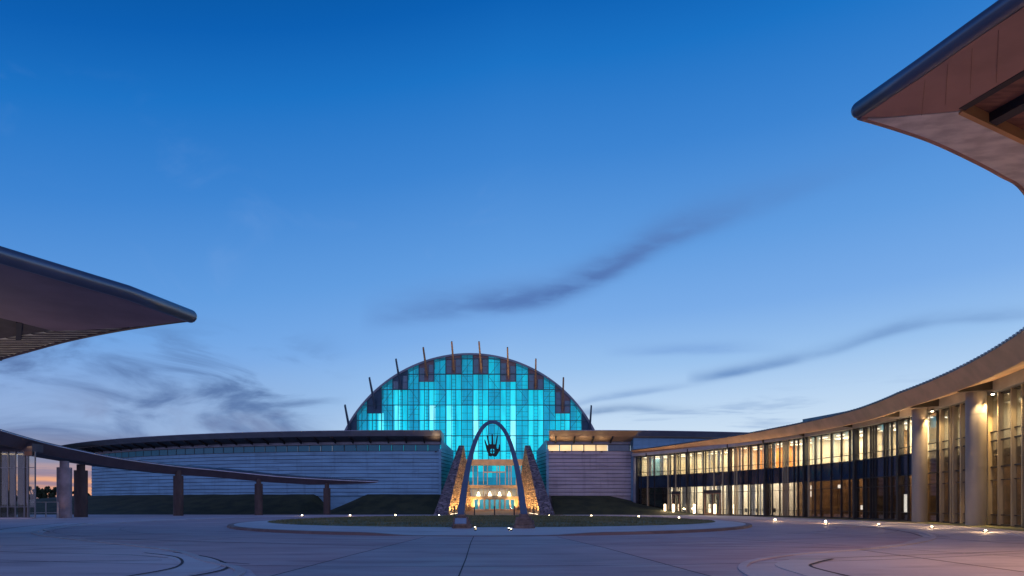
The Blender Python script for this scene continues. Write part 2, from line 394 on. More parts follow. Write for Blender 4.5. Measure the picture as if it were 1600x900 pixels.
# ------------------------------------------------------------------ ground
mb = MB(); mb.face([(-3000, -800, -.03), (3000, -800, -.03), (3000, 4000, -.03), (-3000, 4000, -.03)]); struct('ground', mb, 'field')
def disc(cx, cy, rx, ry, z, n=96, a0=0, a1=360):
    return [(cx + rx * cos(R(a0 + (a1 - a0) * i / n)), cy + ry * sin(R(a0 + (a1 - a0) * i / n)), z) for i in range(n)]
mb = MB(); mb.face([(-95, -60, 0), (95, -60, 0), (95, 50, 0), (60, 104.5, 0), (-75, 106.5, 0), (-95, 60, 0)]); struct('plaza_paving', mb, 'conc')
# round drive: reddish concrete ring with open flare to the front
IC = (-2.5, 57.0)
drv = [(-5.6, 15), (-6.4, 16.7), (-8.3, 18.6), (-11.2, 23.2), (-15.5, 27.4), (-20.4, 31.6), (-25, 36.3), (-28.6, 42), (-32, 50), (-34, 60), (-34, 72), (-31, 83), (-24, 92), (-12, 97), (0, 98.5),
       (10, 97), (18, 92), (23.5, 84), (26, 74), (27.3, 64), (27.0, 55), (25.8, 47), (23.2, 39), (19.8, 33), (16, 28), (12.2, 24.2), (9, 21.6), (6.6, 18.6), (5.4, 16.2), (4.9, 14)]
mb = MB(); mb.face([(x, y, .004) for x, y in drv]); struct('drive', mb, 'drive')
mb = MB(); mb.face([(-5.6, 10, .008), (5.0, 10, .008), (4.3, 16, .008), (3.4, 25, .008), (2.2, 33.6, .008), (-4.25, 33.6, .008), (-5.0, 22, .008)]); struct('drive_apron', mb, 'wedge')
mb = MB()
def strip(mb, pts, w, z0, z1):
    P = [Vector((x, y, 0)) for x, y in pts]; rings = []
    for i, q in enumerate(P):
        t = (P[min(i + 1, len(P) - 1)] - P[max(i - 1, 0)]).normalized(); n = Vector((-t.y, t.x, 0)) * w / 2
        a = q - n; b = q + n; rings.append([(a.x, a.y, z0), (b.x, b.y, z0), (b.x, b.y, z1), (a.x, a.y, z1)])
    return mb.loft(rings)
def smooth_pts(pts, k=6):
    out = []; n = len(pts)
    for i in range(n - 1):
        p0, p1, p2, p3 = (Vector(pts[max(i - 1, 0)]), Vector(pts[i]), Vector(pts[i + 1]), Vector(pts[min(i + 2, n - 1)]))
        for j in range(k):
            t = j / k
            out.append(tuple(.5 * ((2 * p1) + (-p0 + p2) * t + (2 * p0 - 5 * p1 + 4 * p2 - p3) * t * t + (-p0 + 3 * p1 - 3 * p2 + p3) * t ** 3)))
    out.append(tuple(pts[-1])); return out
for pl in ([(-1.0, 10), (-1.35, 20), (-1.7, 28), (-1.9, 33.8)], [(-5.6, 10), (-5.0, 22), (-4.25, 33.5)], [(5.0, 10), (4.3, 16), (3.4, 25), (2.2, 33.5)],
           [(-30, 26.5), (-12, 21.5), (-7.0, 18.2)], [(-40, 20), (-22, 25.5), (-15.6, 27.2)], [(7.5, 19.5), (18, 23.5), (30, 27.5)], [(-5.2, 26), (-20.0, 32)], [(3.2, 27), (13, 24.8)],
           [(-40, 14), (-10, 19.5)], [(12, 14), (12.2, 24)], [(22, 16), (19.8, 33)]):
    strip(mb, pl, .035, .009, .012)
for r_ in (26.5, 30, 39.5):
    strip(mb, [(-2.2 + r_ * cos(R(a)), 57 + r_ * sin(R(a))) for a in range(200, 341, 4)], .018, .009, .0115)
for a in (205, 228, 246, 296, 318, 338):
    strip(mb, [(-2.2 + 26.3 * cos(R(a)), 57 + 26.3 * sin(R(a))), (-2.2 + 44 * cos(R(a)), 57 + 44 * sin(R(a)))], .018, .009, .0115)
struct('paving_joint', mb, 'joint')
# pale kerb bands
kl = smooth_pts([(-6.05, 14.2), (-6.3, 15.8), (-7.0, 17.2), (-8.6, 19.2), (-11.4, 23.2), (-15.6, 27.3), (-20.4, 31.5), (-25, 36), (-28.2, 40.5), (-31.6, 48), (-34, 58), (-34.5, 70), (-32, 82), (-25, 92)])
kr = smooth_pts([(5.2, 14.2), (5.7, 16.9), (6.9, 19.4), (9.2, 21.9), (12.5, 24.3), (16.5, 28), (20.4, 33), (23.8, 40), (26.2, 48), (27.4, 57), (27.6, 66), (26.2, 76)])
mb = MB(); strip(mb, kl, .24, 0.002, .035); struct('kerb_west', mb, 'kerb')
mb = MB(); strip(mb, kr, .2, 0.002, .03); struct('kerb_east', mb, 'conc')
# pale gutter aprons beside the kerb returns
mb = MB(); strip(mb, smooth_pts([(-7.9, 14.5), (-7.9, 17.2), (-9.5, 20.2), (-11.6, 22.4)]), 1.0, .001, .016)
strip(mb, smooth_pts([(-27.6, 38.6), (-30.8, 43), (-34, 50), (-37, 58)]), 2.2, .001, .016); struct('gutter_west', mb, 'walk')
mb = MB(); strip(mb, smooth_pts([(6.9, 14.5), (7.2, 17.5), (8.0, 19.0), (9.0, 20.2)]), .8, .001, .016); struct('gutter_east', mb, 'walk')
mb = MB(); strip(mb, smooth_pts([(20.9, 33.2), (23.4, 39.2), (25.4, 47), (26.2, 55)]), .7, .001, .02); struct('drain_strip', mb, 'wedge')
mb = MB()
for pl in ([(-7.15, 14.5), (-7.1, 17.0), (-8.9, 20.2), (-11.2, 22.6)], [(-8.5, 14.5), (-8.5, 17.3), (-10.0, 20.4), (-12.0, 22.3)], [(7.4, 14.5), (7.6, 17.3), (8.4, 18.7), (9.3, 19.8)], [(-26.4, 39.0), (-29.8, 43.4), (-33, 50.2), (-36, 58)], [(-28.8, 38.2), (-32, 42.6), (-35.2, 49.8), (-38, 58)],
           [(20.2, 33.6), (22.7, 39.5), (24.7, 47.2), (25.6, 55)]):
    strip(mb, smooth_pts(pl), .07, .017, .024)
struct('gutter_joint', mb, 'joint')
# island: raised walk ring with kerb, dropped at the front for the arch path
def rim_z(a):      # a in degrees, -90 is towards the camera
    d = abs((a + 90 + 180) % 360 - 180)
    t = min(1, max(0, (d - 9) / 9)); return .025 + .125 * t * t * (3 - 2 * t)
n = 160; EC = (-1.6, 60.0); EX, EY = 20.8, 26.0; GC = (-1.7, 62.5); GR = 19.5
rings = []
for k, (f0, ff) in enumerate(((0, 0), (1, 0), (0, 1))): pass
bot = []; top = []; inn = []; dip = []
for i in range(n):
    a = 360 * i / n; c, s_ = cos(R(a)), sin(R(a)); z = rim_z(a)
    bot.append((EC[0] + EX * c, EC[1] + EY * s_, .0)); top.append((EC[0] + (EX - .05) * c, EC[1] + (EY - .05) * s_, z))
    dip.append((EC[0] + (EX - .45) * c, EC[1] + (EY - .45) * s_, z + .006)); inn.append((GC[0] + (GR + .0) * c, GC[1] + GR * s_, .155))
mb = MB(); mb.loft([bot, top, dip], caps=False); struct('island_kerb', mb, 'kerbred')
mb = MB(); mb.loft([dip, inn], caps=False); struct('island_walk', mb, 'walk')
mb = MB()
NR = 26
rg = [[(GC[0] + GR * (1 - k / NR) * cos(R(360 * i / n)), GC[1] + GR * (1 - k / NR) * sin(R(360 * i / n)), .157 + .16 * min(1, k / 6) + .03 * noise.noise(Vector((k * .7, i * .3, 0)))) for i in range(n)] for k in range(NR)]
mb.loft(rg, caps=False); mb.face(rg[-1])
struct('island_lawn', mb, 'grass')
# grass blades as uncountable tufts on the lawn
mb = MB(); rr = random.Random(3)
for _ in range(26000):
    a = rr.random() * 2 * pi; q = GR * .995 * math.sqrt(rr.random()); x = GC[0] + q * cos(a); y = GC[1] + q * sin(a)
    z = .157 + .16 * min(1, (1 - q / GR) * NR / 6); h = rr.uniform(.04, .11); b = rr.random() * pi; w = rr.uniform(.03, .06)
    mb.face([(x - w * cos(b), y - w * sin(b), z - .01), (x + w * cos(b), y + w * sin(b), z - .01), (x + rr.uniform(-.04, .04), y + rr.uniform(-.04, .04), z + h)])
tag(mb.build('lawn_grass', 'grass'), kind='stuff')
# service road strip behind the island and entrance plaza rising to the doors
mb = MB(); mb.hexa([(-10.0, 98.6, .005), (7.6, 98.6, .005), (7.6, 104, .005), (-10, 104, .005), (-10, 98.6, .012), (7.6, 98.6, .012), (7.6, 104, .03), (-10, 104, .03)])
mb.face([(-10.2, 104, .03), (5.8, 104, .03), (1.0, 122.4, .57), (-7.2, 122.4, .57)])
struct('entrance_plaza', mb, 'brownpave')
# berms
def berm(name, x0, x1, yt, yw, cut, hh=3.45, nx=150, ny=14, fade=None):
    mb = MB(); rings = []
    for i in range(nx + 1):
        X = x0 + (x1 - x0) * i / nx; a = []
        for j in range(ny + 1):
            t = j / ny; Y = yt(X) + (yw(X) - yt(X)) * t; s_ = t * t * (3 - 2 * t) * .5 + t * .5
            a.append((X, Y, -.02 + (hh * s_) * cut(X) + .10 * noise.noise(Vector((X * .25, Y * .25, 0))) * min(1, t * 3)))
        rings.append(a)
    mb.loft(rings, closed=False, caps=False)
    return struct(name, mb, 'berm', smooth=True)
def cutL(X):
    if X < -31: return min(1, .16 + max(0, (-31 - X) / 3.2))
    return min(1, .16 + max(0, (X + 31) / 7.6))
def wingL(r): return lambda X: 224 - math.sqrt(r * r - (X + 18) ** 2)
def wingR(r): return lambda X: 224 - math.sqrt(r * r - (X - 12) ** 2)
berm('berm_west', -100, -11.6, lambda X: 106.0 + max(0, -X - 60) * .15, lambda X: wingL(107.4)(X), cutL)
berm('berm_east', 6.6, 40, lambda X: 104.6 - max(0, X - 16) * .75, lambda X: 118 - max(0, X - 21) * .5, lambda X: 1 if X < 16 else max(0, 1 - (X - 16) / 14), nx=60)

# ------------------------------------------------------------------ dome hall
DY = 125.0; K = DY / F
dcx = gx(734, DY); dcz = hz(771, DY); DR = 218 * K
hall = thing('domed_hall', (dcx, DY, 0), 'great half-round hall with a glowing teal glass front and slanting spars along its rim', 'building')
def arc_z(x, r=DR):
    d = r * r - (x - dcx) ** 2; return dcz + math.sqrt(d) if d > 0 else -1
teal = {}
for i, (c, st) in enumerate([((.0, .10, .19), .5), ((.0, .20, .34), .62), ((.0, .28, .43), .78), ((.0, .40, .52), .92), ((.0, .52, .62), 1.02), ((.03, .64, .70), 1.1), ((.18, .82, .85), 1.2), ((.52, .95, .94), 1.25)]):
    teal[i] = emis('teal_glow_%d' % i, c, st, var=.24, scale=.5, stretch=(2.0, 1, .35))  # glow steps painted in place of lamps inside the hall
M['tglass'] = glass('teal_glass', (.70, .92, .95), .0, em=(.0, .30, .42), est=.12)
M['notch'] = mat('louvre_dark', (.02, .06, .10), .35, .4)
M['notchlit'] = mat('louvre_warmlit', (.17, .12, .12), .5, .3)
M['notchglass'] = mat('louvre_glass', (.05, .13, .18), .12, .2, spec=.9)
rows = [553, 561, 585, 609, 633, 657, 681, 705, 719, 732, 745, 757]
poles = [(539, 633, 546, 671), (577.2, 590, 585.8, 635.6), (618.7, 561, 626.3, 607), (661.3, 543, 667.2, 586), (705.8, 534, 709.3, 577), (748.4, 534, 752, 576), (792.9, 543, 794.3, 586), (837.3, 561, 836.8, 604), (880.4, 590, 879.1, 637), (923.9, 634, 921.4, 673)]
starts = [533, 573.9, 613.7, 654.6, 696.5, 739.0, 781.7, 825.2, 867.6, 909.3]
ends = [557.5, 596.5, 637.3, 678.3, 721.3, 763.1, 806.2, 849.3, 891.0, 932]
notch = [700, 646, 609, 596.5, 584.5, 584.5, 596.5, 609, 646, 700]
def cell(mb, x0, x1, z0, z1, y, th=.05, r=DR):
    k = max(1, int((x1 - x0) / .5)); xs = [x0 + (x1 - x0) * i / k for i in range(k + 1)]
    topz = [min(z1, arc_z(x, r)) for x in xs]
    if max(topz) <= z0 + .02: return False
    topz = [max(z0, t) for t in topz]
    for i in range(k):
        a, b = xs[i], xs[i + 1]; ta, tb = topz[i], topz[i + 1]
        if max(ta, tb) - z0 < .01: continue
        mb.hexa([(a, y, z0), (b, y, z0), (b, y + th, z0), (a, y + th, z0), (a, y, max(ta, z0 + .005)), (b, y, max(tb, z0 + .005)), (b, y + th, max(tb, z0 + .005)), (a, y + th, max(ta, z0 + .005))])
    return True
frame = MB(); fine = MB(); rr = random.Random(11)
def mull(px, y0, y1, w, d0=.22, Y=DY, m=None):
    X = gx(px, DY); zt = min(hz(y0, DY), arc_z(X, DR - .2)); zb = hz(y1, DY)
    if zt > zb + .1: (m or frame).box(X - w / 2, X + w / 2, Y - d0, Y - .01, zb, zt)
def paneset(px0, px1, kind, subs, nb, bi):
    X0, X1 = gx(px0, DY), gx(px1, DY)
    gb = MB()
    cell(gb, X0, X1, hz(757, DY), hz(nb, DY), DY, .04)
    if gb.f: gb.build('glass_pane', 'tglass', hall)
    sc = {}
    edge = max(0, min(1, (abs((px0 + px1) / 2 - 760) - 60) / 110))
    for s_ in range(len(subs) - 1):
        hot = rr.random() < .42; amt = rr.uniform(1.2, 2.2)
        a = px0 + (px1 - px0) * subs[s_]; b = px0 + (px1 - px0) * subs[s_ + 1]
        for r_ in range(len(rows) - 1):
            y0, y1 = rows[r_], rows[r_ + 1]
            if y1 <= nb: continue
            y0 = max(y0, nb); zt, zb = hz(y0, DY + 2.4), hz(y1, DY + 2.4)
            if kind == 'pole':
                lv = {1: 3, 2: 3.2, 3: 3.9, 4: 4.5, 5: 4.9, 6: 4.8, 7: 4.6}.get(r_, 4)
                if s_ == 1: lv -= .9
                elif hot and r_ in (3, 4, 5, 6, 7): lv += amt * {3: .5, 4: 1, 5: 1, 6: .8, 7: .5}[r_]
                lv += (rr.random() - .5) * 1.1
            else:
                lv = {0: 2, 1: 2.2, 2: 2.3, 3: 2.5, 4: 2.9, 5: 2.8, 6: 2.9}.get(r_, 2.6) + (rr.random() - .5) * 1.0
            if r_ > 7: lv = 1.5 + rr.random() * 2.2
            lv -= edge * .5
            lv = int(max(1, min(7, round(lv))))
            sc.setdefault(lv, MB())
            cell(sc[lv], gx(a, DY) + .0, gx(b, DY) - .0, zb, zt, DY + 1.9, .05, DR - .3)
    # one glowing panel per bay, emission levels per slot imitating light from inside
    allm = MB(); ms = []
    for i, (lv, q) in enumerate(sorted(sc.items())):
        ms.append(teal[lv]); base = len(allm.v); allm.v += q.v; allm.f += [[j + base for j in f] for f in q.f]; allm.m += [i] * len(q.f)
    if allm.f: allm.build('glow_panel', ms, hall)
for i in range(10):
    px0, px1 = starts[i], ends[i]
    X0, X1 = gx(px0, DY), gx(px1, DY); zb = hz(notch[i], DY)
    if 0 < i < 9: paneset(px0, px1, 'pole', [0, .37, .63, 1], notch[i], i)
    # dark notch under each spar
    nb = MB(); cell(nb, X0, X1, zb, 99, DY - .06, .25, DR - .1)
    lp = nb.build('louvre_panel', 'notchlit' if 4 <= i <= 8 or i == 3 else 'notch', hall)  # brown of the middle notches stands in for warm light
    if 0 < i < 9:
        w = X1 - X0; zt = min(arc_z(X0 + w * .1), arc_z(X1 - w * .1))
        for a, b in ((.04, .36), (.64, .96)):
            gp = MB()
            q0 = zb + .1; ztc = min(arc_z(X0 + w * a, DR - .1), arc_z(X0 + w * b, DR - .1)) - .7; k = max(1, int((ztc - q0) / 1.1))
            if i == 1 or ztc - q0 < .5: continue
            for j in range(k):
                gp.box(X0 + w * a, X0 + w * b, DY - .10, DY - .07, q0 + (ztc - q0) * j / k + .04, q0 + (ztc - q0) * (j + 1) / k - .04)
            gp.build('pane', 'notchglass', lp)

    if i < 9:
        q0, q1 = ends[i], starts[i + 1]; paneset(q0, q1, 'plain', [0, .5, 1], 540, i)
        for q in (q0, q1): mull(q, 540, 757, .12)
        mull((q0 + q1) / 2, 540, 757, .08)
    if 0 < i < 9:
        for q in (.37, .63): mull(px0 + (px1 - px0) * q, notch[i], 757, .09)
for r_ in rows[1:-1]:
    z = hz(r_, DY); X = math.sqrt(max(0, (DR - .2) ** 2 - (z - dcz) ** 2)); x0, x1 = dcx - X, dcx + X
    if r_ > 720: x0, x1 = gx(725, DY), gx(815, DY)
    frame.box(x0, x1, DY - .17, DY - .02, z - .07, z + .07)
frame.build('facade_frame', 'tealframe', hall)
# thin horizontals and bracing trusses behind the glass
for i in range(9):
    a, b = gx(ends[i], DY), gx(starts[i + 1], DY)
    z = 5.0
    while z < arc_z((a + b) / 2) - .6:
        if rr.random() < .8: fine.box(a, b, DY + .9, DY + .95, z, z + .06)
        z += rr.choice((.7, .95, 1.4))
    if i in (0, 1, 2, 5, 6, 7, 8) or True:
        z = hz(657, DY); hgt = hz(633, DY) - z
        top = min(arc_z(a), arc_z(b)) - .5; zz = top - hgt; k = 0
        lim = hz(640, DY) if i in (0, 1, 8, 7) else top - 2.9
        while zz > min(lim, top - hgt * 2) - 3 and zz > hz(672, DY) and k < 3:
            fine.bar((a, DY + 1, zz + (hgt if k % 2 else 0)), (b, DY + 1, zz + (0 if k % 2 else hgt)), .07); zz -= hgt; k += 1
    fine.build('truss', 'tealframe', hall); fine = MB()
for i in range(1, 9):
    a, b = gx(starts[i] + (ends[i] - starts[i]) * .37, DY), gx(starts[i] + (ends[i] - starts[i]) * .63, DY)
    z = 6
    while z < hz(notch[i], DY) - .5: fine.box(a, b, DY + .9, DY + .95, z, z + .05); z += .62
    fine.build('ladder_truss', 'tealframe', hall); fine = MB()
# curved roof shell going back + rim
mb = MB(); rings = []
def arcp(r, y, a0=-6, a1=186, n=72): return [(dcx + r * cos(R(a0 + (a1 - a0) * i / n)), y, dcz + r * sin(R(a0 + (a1 - a0) * i / n))) for i in range(n + 1)]
A, B, C_, D_ = arcp(DR - .25, DY - .25), arcp(DR + .12, DY - .25), arcp(DR + .12, DY + 1.0), arcp(DR - .25, DY + 1.0)
for i in range(len(A)): rings.append([A[i], B[i], C_[i], D_[i]])
mb.loft(rings); mb.build('rim', 'roofm', hall, smooth=False)
mb = MB(); mb.loft([arcp(DR, DY + .9), arcp(DR * .97, DY + 9), arcp(DR * .88, DY + 19), arcp(DR * .7, DY + 28)], closed=False, caps=False); mb.build('roof', 'roofm', hall, smooth=True)
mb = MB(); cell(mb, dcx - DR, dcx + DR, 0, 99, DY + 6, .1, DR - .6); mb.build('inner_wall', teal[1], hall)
sidew = MB()
sidew.box(gx(509, DY), gx(533, DY), DY - .2, DY + .5, 0, 6)
for i, (xt, yt, xb, yb) in enumerate(poles):
    Yb = 124.6; Yt = 120.9; a = at(xb, yb, Yb); b = at(xt, yt, Yt)
    mb = MB(); d = (b - a); side = Vector((.17, 0, 0)); dp = d.cross(side).normalized() * .28
    mb.hexa([a - side - dp, a + side - dp, a + side + dp, a - side + dp, b - side * .75 - dp * .7, b + side * .75 - dp * .7, b + side * .75 + dp * .7, b - side * .75 + dp * .7])
    mb.bar(a, (a.x, DY - .1, a.z - .6), .12)
    o = mb.build('roof_spar', 'tanwoodlit' if 3 <= i <= 8 else 'roofm', hall)  # middle spars: warm light from below put into the timber colour

# ------------------------------------------------------------------ entrance between the buttresses (part of the hall)
EYD = 122.0
zc0, zc1 = hz(727, EYD), hz(718, EYD)
mb = MB(); mb.box(gx(722, EYD), gx(821, EYD), EYD - .7, DY - .3, zc0, zc1); mb.build('entrance_canopy', 'entrytan', hall)
ef = MB()
for q in (731, 739, 746.4, 755.4, 761.7, 776.5, 780.7, 789.7, 795, 798.7, 806.6, 813): ef.box(gx(q, EYD) - .06, gx(q, EYD) + .06, EYD - .12, EYD + .1, hz(776, EYD), zc0)
ef.box(gx(730, EYD), gx(814, EYD), EYD - .14, EYD + .12, hz(763, EYD), hz(758, EYD))
ef.box(gx(734, EYD), gx(812, EYD), EYD - .5, EYD + .12, hz(779.3, EYD), hz(775.8, EYD))
ef.box(gx(755, EYD), gx(790, EYD), EYD - .16, EYD + .05, hz(738.5, EYD), hz(736.8, EYD)); ef.build('entrance_frame', 'entrytan', hall)
mb = MB(); mb.box(gx(728, EYD), gx(816, EYD), EYD, EYD + .04, hz(757, EYD), zc0); mb.build('glass_pane', 'tglass', hall)
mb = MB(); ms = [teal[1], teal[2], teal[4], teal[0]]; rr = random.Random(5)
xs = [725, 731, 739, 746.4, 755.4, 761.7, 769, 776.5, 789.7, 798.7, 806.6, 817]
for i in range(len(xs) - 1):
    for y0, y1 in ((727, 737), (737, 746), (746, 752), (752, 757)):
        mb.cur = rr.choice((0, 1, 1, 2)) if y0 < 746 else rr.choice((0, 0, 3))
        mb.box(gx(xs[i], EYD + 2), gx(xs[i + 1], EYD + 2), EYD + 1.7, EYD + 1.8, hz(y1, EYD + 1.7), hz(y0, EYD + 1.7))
mb.cur = 0; mb.build('glow_panel', ms, hall)
# lobby zone
mb = MB(); mb.box(gx(728, EYD), gx(816, EYD), EYD + 2.6, EYD + 2.7, .4, hz(762, EYD)); mb.build('lobby_wall', 'wallwhite', hall)
mb = MB(); mb.box(gx(728, EYD), gx(816, EYD), EYD + .2, EYD + 2.6, hz(762, EYD) , hz(761, EYD)); mb.build('lobby_ceiling', 'wallwhite', hall)
mb = MB(); mb.box(gx(728, EYD), gx(816, EYD), EYD - .0, EYD + .04, hz(776, EYD), hz(763, EYD)); mb.build('transom_glass', 'cglass', hall)
light('AREA', ((gx(770, EYD)), EYD + 1.2, hz(764, EYD)), 150, (1, .74, .42), hall, target=(gx(770, EYD), EYD + 1.6, 0), size=8, size_y=.8)
zd0, zd1 = .57, hz(779.3, EYD)
def leaf_unit(x0, x1, name, ml, pane):
    f = MB(); w = .13
    for a, b, c, d in ((x0, x0 + w, zd0, zd1), (x1 - w, x1, zd0, zd1), (x0 + w, x1 - w, zd1 - .14, zd1), (x0 + w, x1 - w, zd0, zd0 + .2)): f.box(a, b, EYD - .05, EYD + .05, c, d)
    o = f.build(name, ml, hall)
    q = MB(); q.box(x0 + w, x1 - w, EYD - .01, EYD + .01, zd0 + .2, zd1 - .14); q.build('pane', pane, o); return o
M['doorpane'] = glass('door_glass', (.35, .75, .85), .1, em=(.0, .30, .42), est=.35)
dx = [gx(q, EYD) for q in (757, 765, 773, 781, 789)]
for i in range(4):
    o = leaf_unit(dx[i] + .02, dx[i + 1] - .02, 'door', 'tan', 'doorpane')
    hmb = MB(); hx = dx[i + 1] - .22 if i % 2 == 0 else dx[i] + .22; hmb.bar((hx, EYD - .12, zd0 + .8), (hx, EYD - .12, zd0 + 1.5), .04); hmb.build('handle', 'steel', o)
for a, b in ((740, 748), (748.4, 756.6), (789.4, 796.6), (797, 805)): leaf_unit(gx(a, EYD), gx(b, EYD), 'window', 'wallwhite' if a in (740, 748.4, 789.4) else 'tan', 'doorpane')
mb = MB(); mb.box(gx(731, EYD), gx(740, EYD), EYD, EYD + .3, .3, zd1); mb.build('entrance_pier', 'entrytan', hall); mb = MB(); mb.box(gx(805, EYD), gx(814, EYD), EYD, EYD + .3, .3, zd1); mb.build('entrance_pier', 'entrytan', hall)
mb = MB()
for q in (758.6, 760.1, 761.9, 763.4, 764.9): mb.box(gx(q, EYD) - .05, gx(q, EYD) + .05, EYD - .62, EYD - .58, hz(774.5, EYD), hz(772, EYD))
mb.box(gx(757, EYD), gx(789, EYD), EYD - .60, EYD - .52, hz(775.6, EYD), hz(774.8, EYD)); mb.build('header_rail', 'brown', hall)
pl = thing('pendant_lamp', at(747.5, 771, 121.3), 'leftmost glowing cone lamp hanging over the entrance doors', 'lamp', 'pendant lamps over the entrance')
b0 = ORG[pl.name]
mb = MB(); mb.cyl(b0.x, b0.y, b0.z - .45, b0.z + .3, .33, 16, .10); mb.build('lamp_shade', 'pendant', pl, smooth=True)
mb = MB(); mb.cyl(b0.x, b0.y, b0.z + .3, b0.z + .95, .02, 6); mb.build('cord', 'dark', pl)
for q, lb in ((765.3, 'second cone lamp from the left over the entrance doors'), (780.5, 'third cone lamp from the left over the entrance doors'), (795.5, 'rightmost glowing cone lamp hanging over the entrance doors')):
    c = copy_tree(pl); c.location = at(q, 771, 121.3); c['label'] = lb
light('AREA', (gx(770, 118), 118.6, hz(764, EYD)), 110, WARM, hall, target=(gx(770, 118), 116, 0), size=9, size_y=1.0)

# ------------------------------------------------------------------ stone buttresses
def buttress(side, label):
    if side < 0: fo, fi = gx(677, 104), gx(699, 104); to, ti = gx(716.7, 119), gx(724.6, 119); bo, bi = gx(728, 123.6), gx(740, 123.6)
    else: fo, fi = gx(867, 104), gx(844.5, 104); to, ti = gx(828.5, 119), gx(820.3, 119); bo, bi = gx(817, 123.6), gx(805, 123.6)
    zt = hz(696, 119)
    o = thing('stone_buttress', ((fo + fi) / 2, 108, 0), label, 'stone wall', 'leaning stone walls flanking the entrance')
    n1 = 26
    def lerp(a, b, t): return a + (b - a) * t
    # side profile: front edge leans back from (104,0) to (119,zt); the top falls again to (123.6,0)
    F0 = (Vector((fo, 104, -.1)), Vector((fi, 104, -.1))); T0 = (Vector((to, 119, zt)), Vector((ti, 119, zt))); T1 = (Vector((to + (ti - to) * .3, 120.2, zt)), Vector((ti, 119.9, zt))); B0 = (Vector((bo, 123.6, -.1)), Vector((bi, 123.6, -.1)))
    mb = MB(); mb.face([F0[0], F0[1], T0[1], T0[0]]); mb.face([T0[0], T0[1], T1[1], T1[0]]); mb.face([T1[0], T1[1], B0[1], B0[0]]); mb.face([F0[0], T0[0], T1[0], B0[0]])
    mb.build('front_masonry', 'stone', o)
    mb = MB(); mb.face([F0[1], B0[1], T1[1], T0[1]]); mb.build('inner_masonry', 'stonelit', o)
    # lit trough at the foot of the inner face
    d = -side; a = F0[1] + Vector((d * .40, 1.0, .14)); b = B0[1] + Vector((d * .35, -1.5, .58))
    tr = MB(); tr.bar(a, b, .12, .08); tr.build('light_strip', 'lamptube', o)
    for k in range(8):
        t = (k + .5) / 8; q = a.lerp(b, t) + Vector((d * .30, 0, .1)); hgt = 12 * (1 - abs(t - .62) * 1.1)
        tgt = F0[1].lerp(B0[1], t) + Vector((0, 0, 5.5)); light('SPOT', q, 1200, (1, .58, .22), o, target=tgt, size=.12, spot=110, blend=.9)
    for tz, te in ((.45, 5200), (.6, 6000), (.75, 4200)):
        q = F0[1].lerp(B0[1], tz) + Vector((d * 1.3, 0, .3)); light('SPOT', q, te * .8, (1, .58, .22), o, target=F0[1].lerp(T0[1], .8), size=.12, spot=50, blend=1)
    return o
buttress(-1, 'left leaning stone wall of the entrance with golden lit inner face')
buttress(1, 'right leaning stone wall of the entrance with golden lit inner face')

# ------------------------------------------------------------------ gallery wings
def lapwall(path, z0, z1, k, lap=.10):
    """clapboard-like courses swept along plan points with outward normals"""
    prof = []
    h = (z1 - z0) / k
    for i in range(k): prof += [(-.10, z0 + i * h), (lap, z0 + i * h + .075), (lap * .9, z0 + i * h + .10), (0, z0 + (i + 1) * h - .002)]
    rings = []
    for (x, y, nx, ny) in path:
        rings.append([(x + nx * o, y + ny * o, z) for o, z in prof] + [(x - nx * .4, y - ny * .4, z1), (x - nx * .4, y - ny * .4, z0)])
    mb = MB(); mb.loft(rings)
    K_ = len(rings[0])
    for fi in range((len(rings) - 1) * K_):
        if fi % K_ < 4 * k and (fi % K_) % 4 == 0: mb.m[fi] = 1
    return mb
def wpath(cx, r, x0, x1, n=40):
    out = []
    for i in range(n + 1):
        X = x0 + (x1 - x0) * i / n; s_ = (X - cx) / r; out.append((X, 224 - r * math.sqrt(1 - s_ * s_), s_, -math.sqrt(1 - s_ * s_)))
    return out
WZ0, WZ1, WZ2, WZ3 = 3.0, hz(705.3, 116), hz(694.3, 116), 12.15
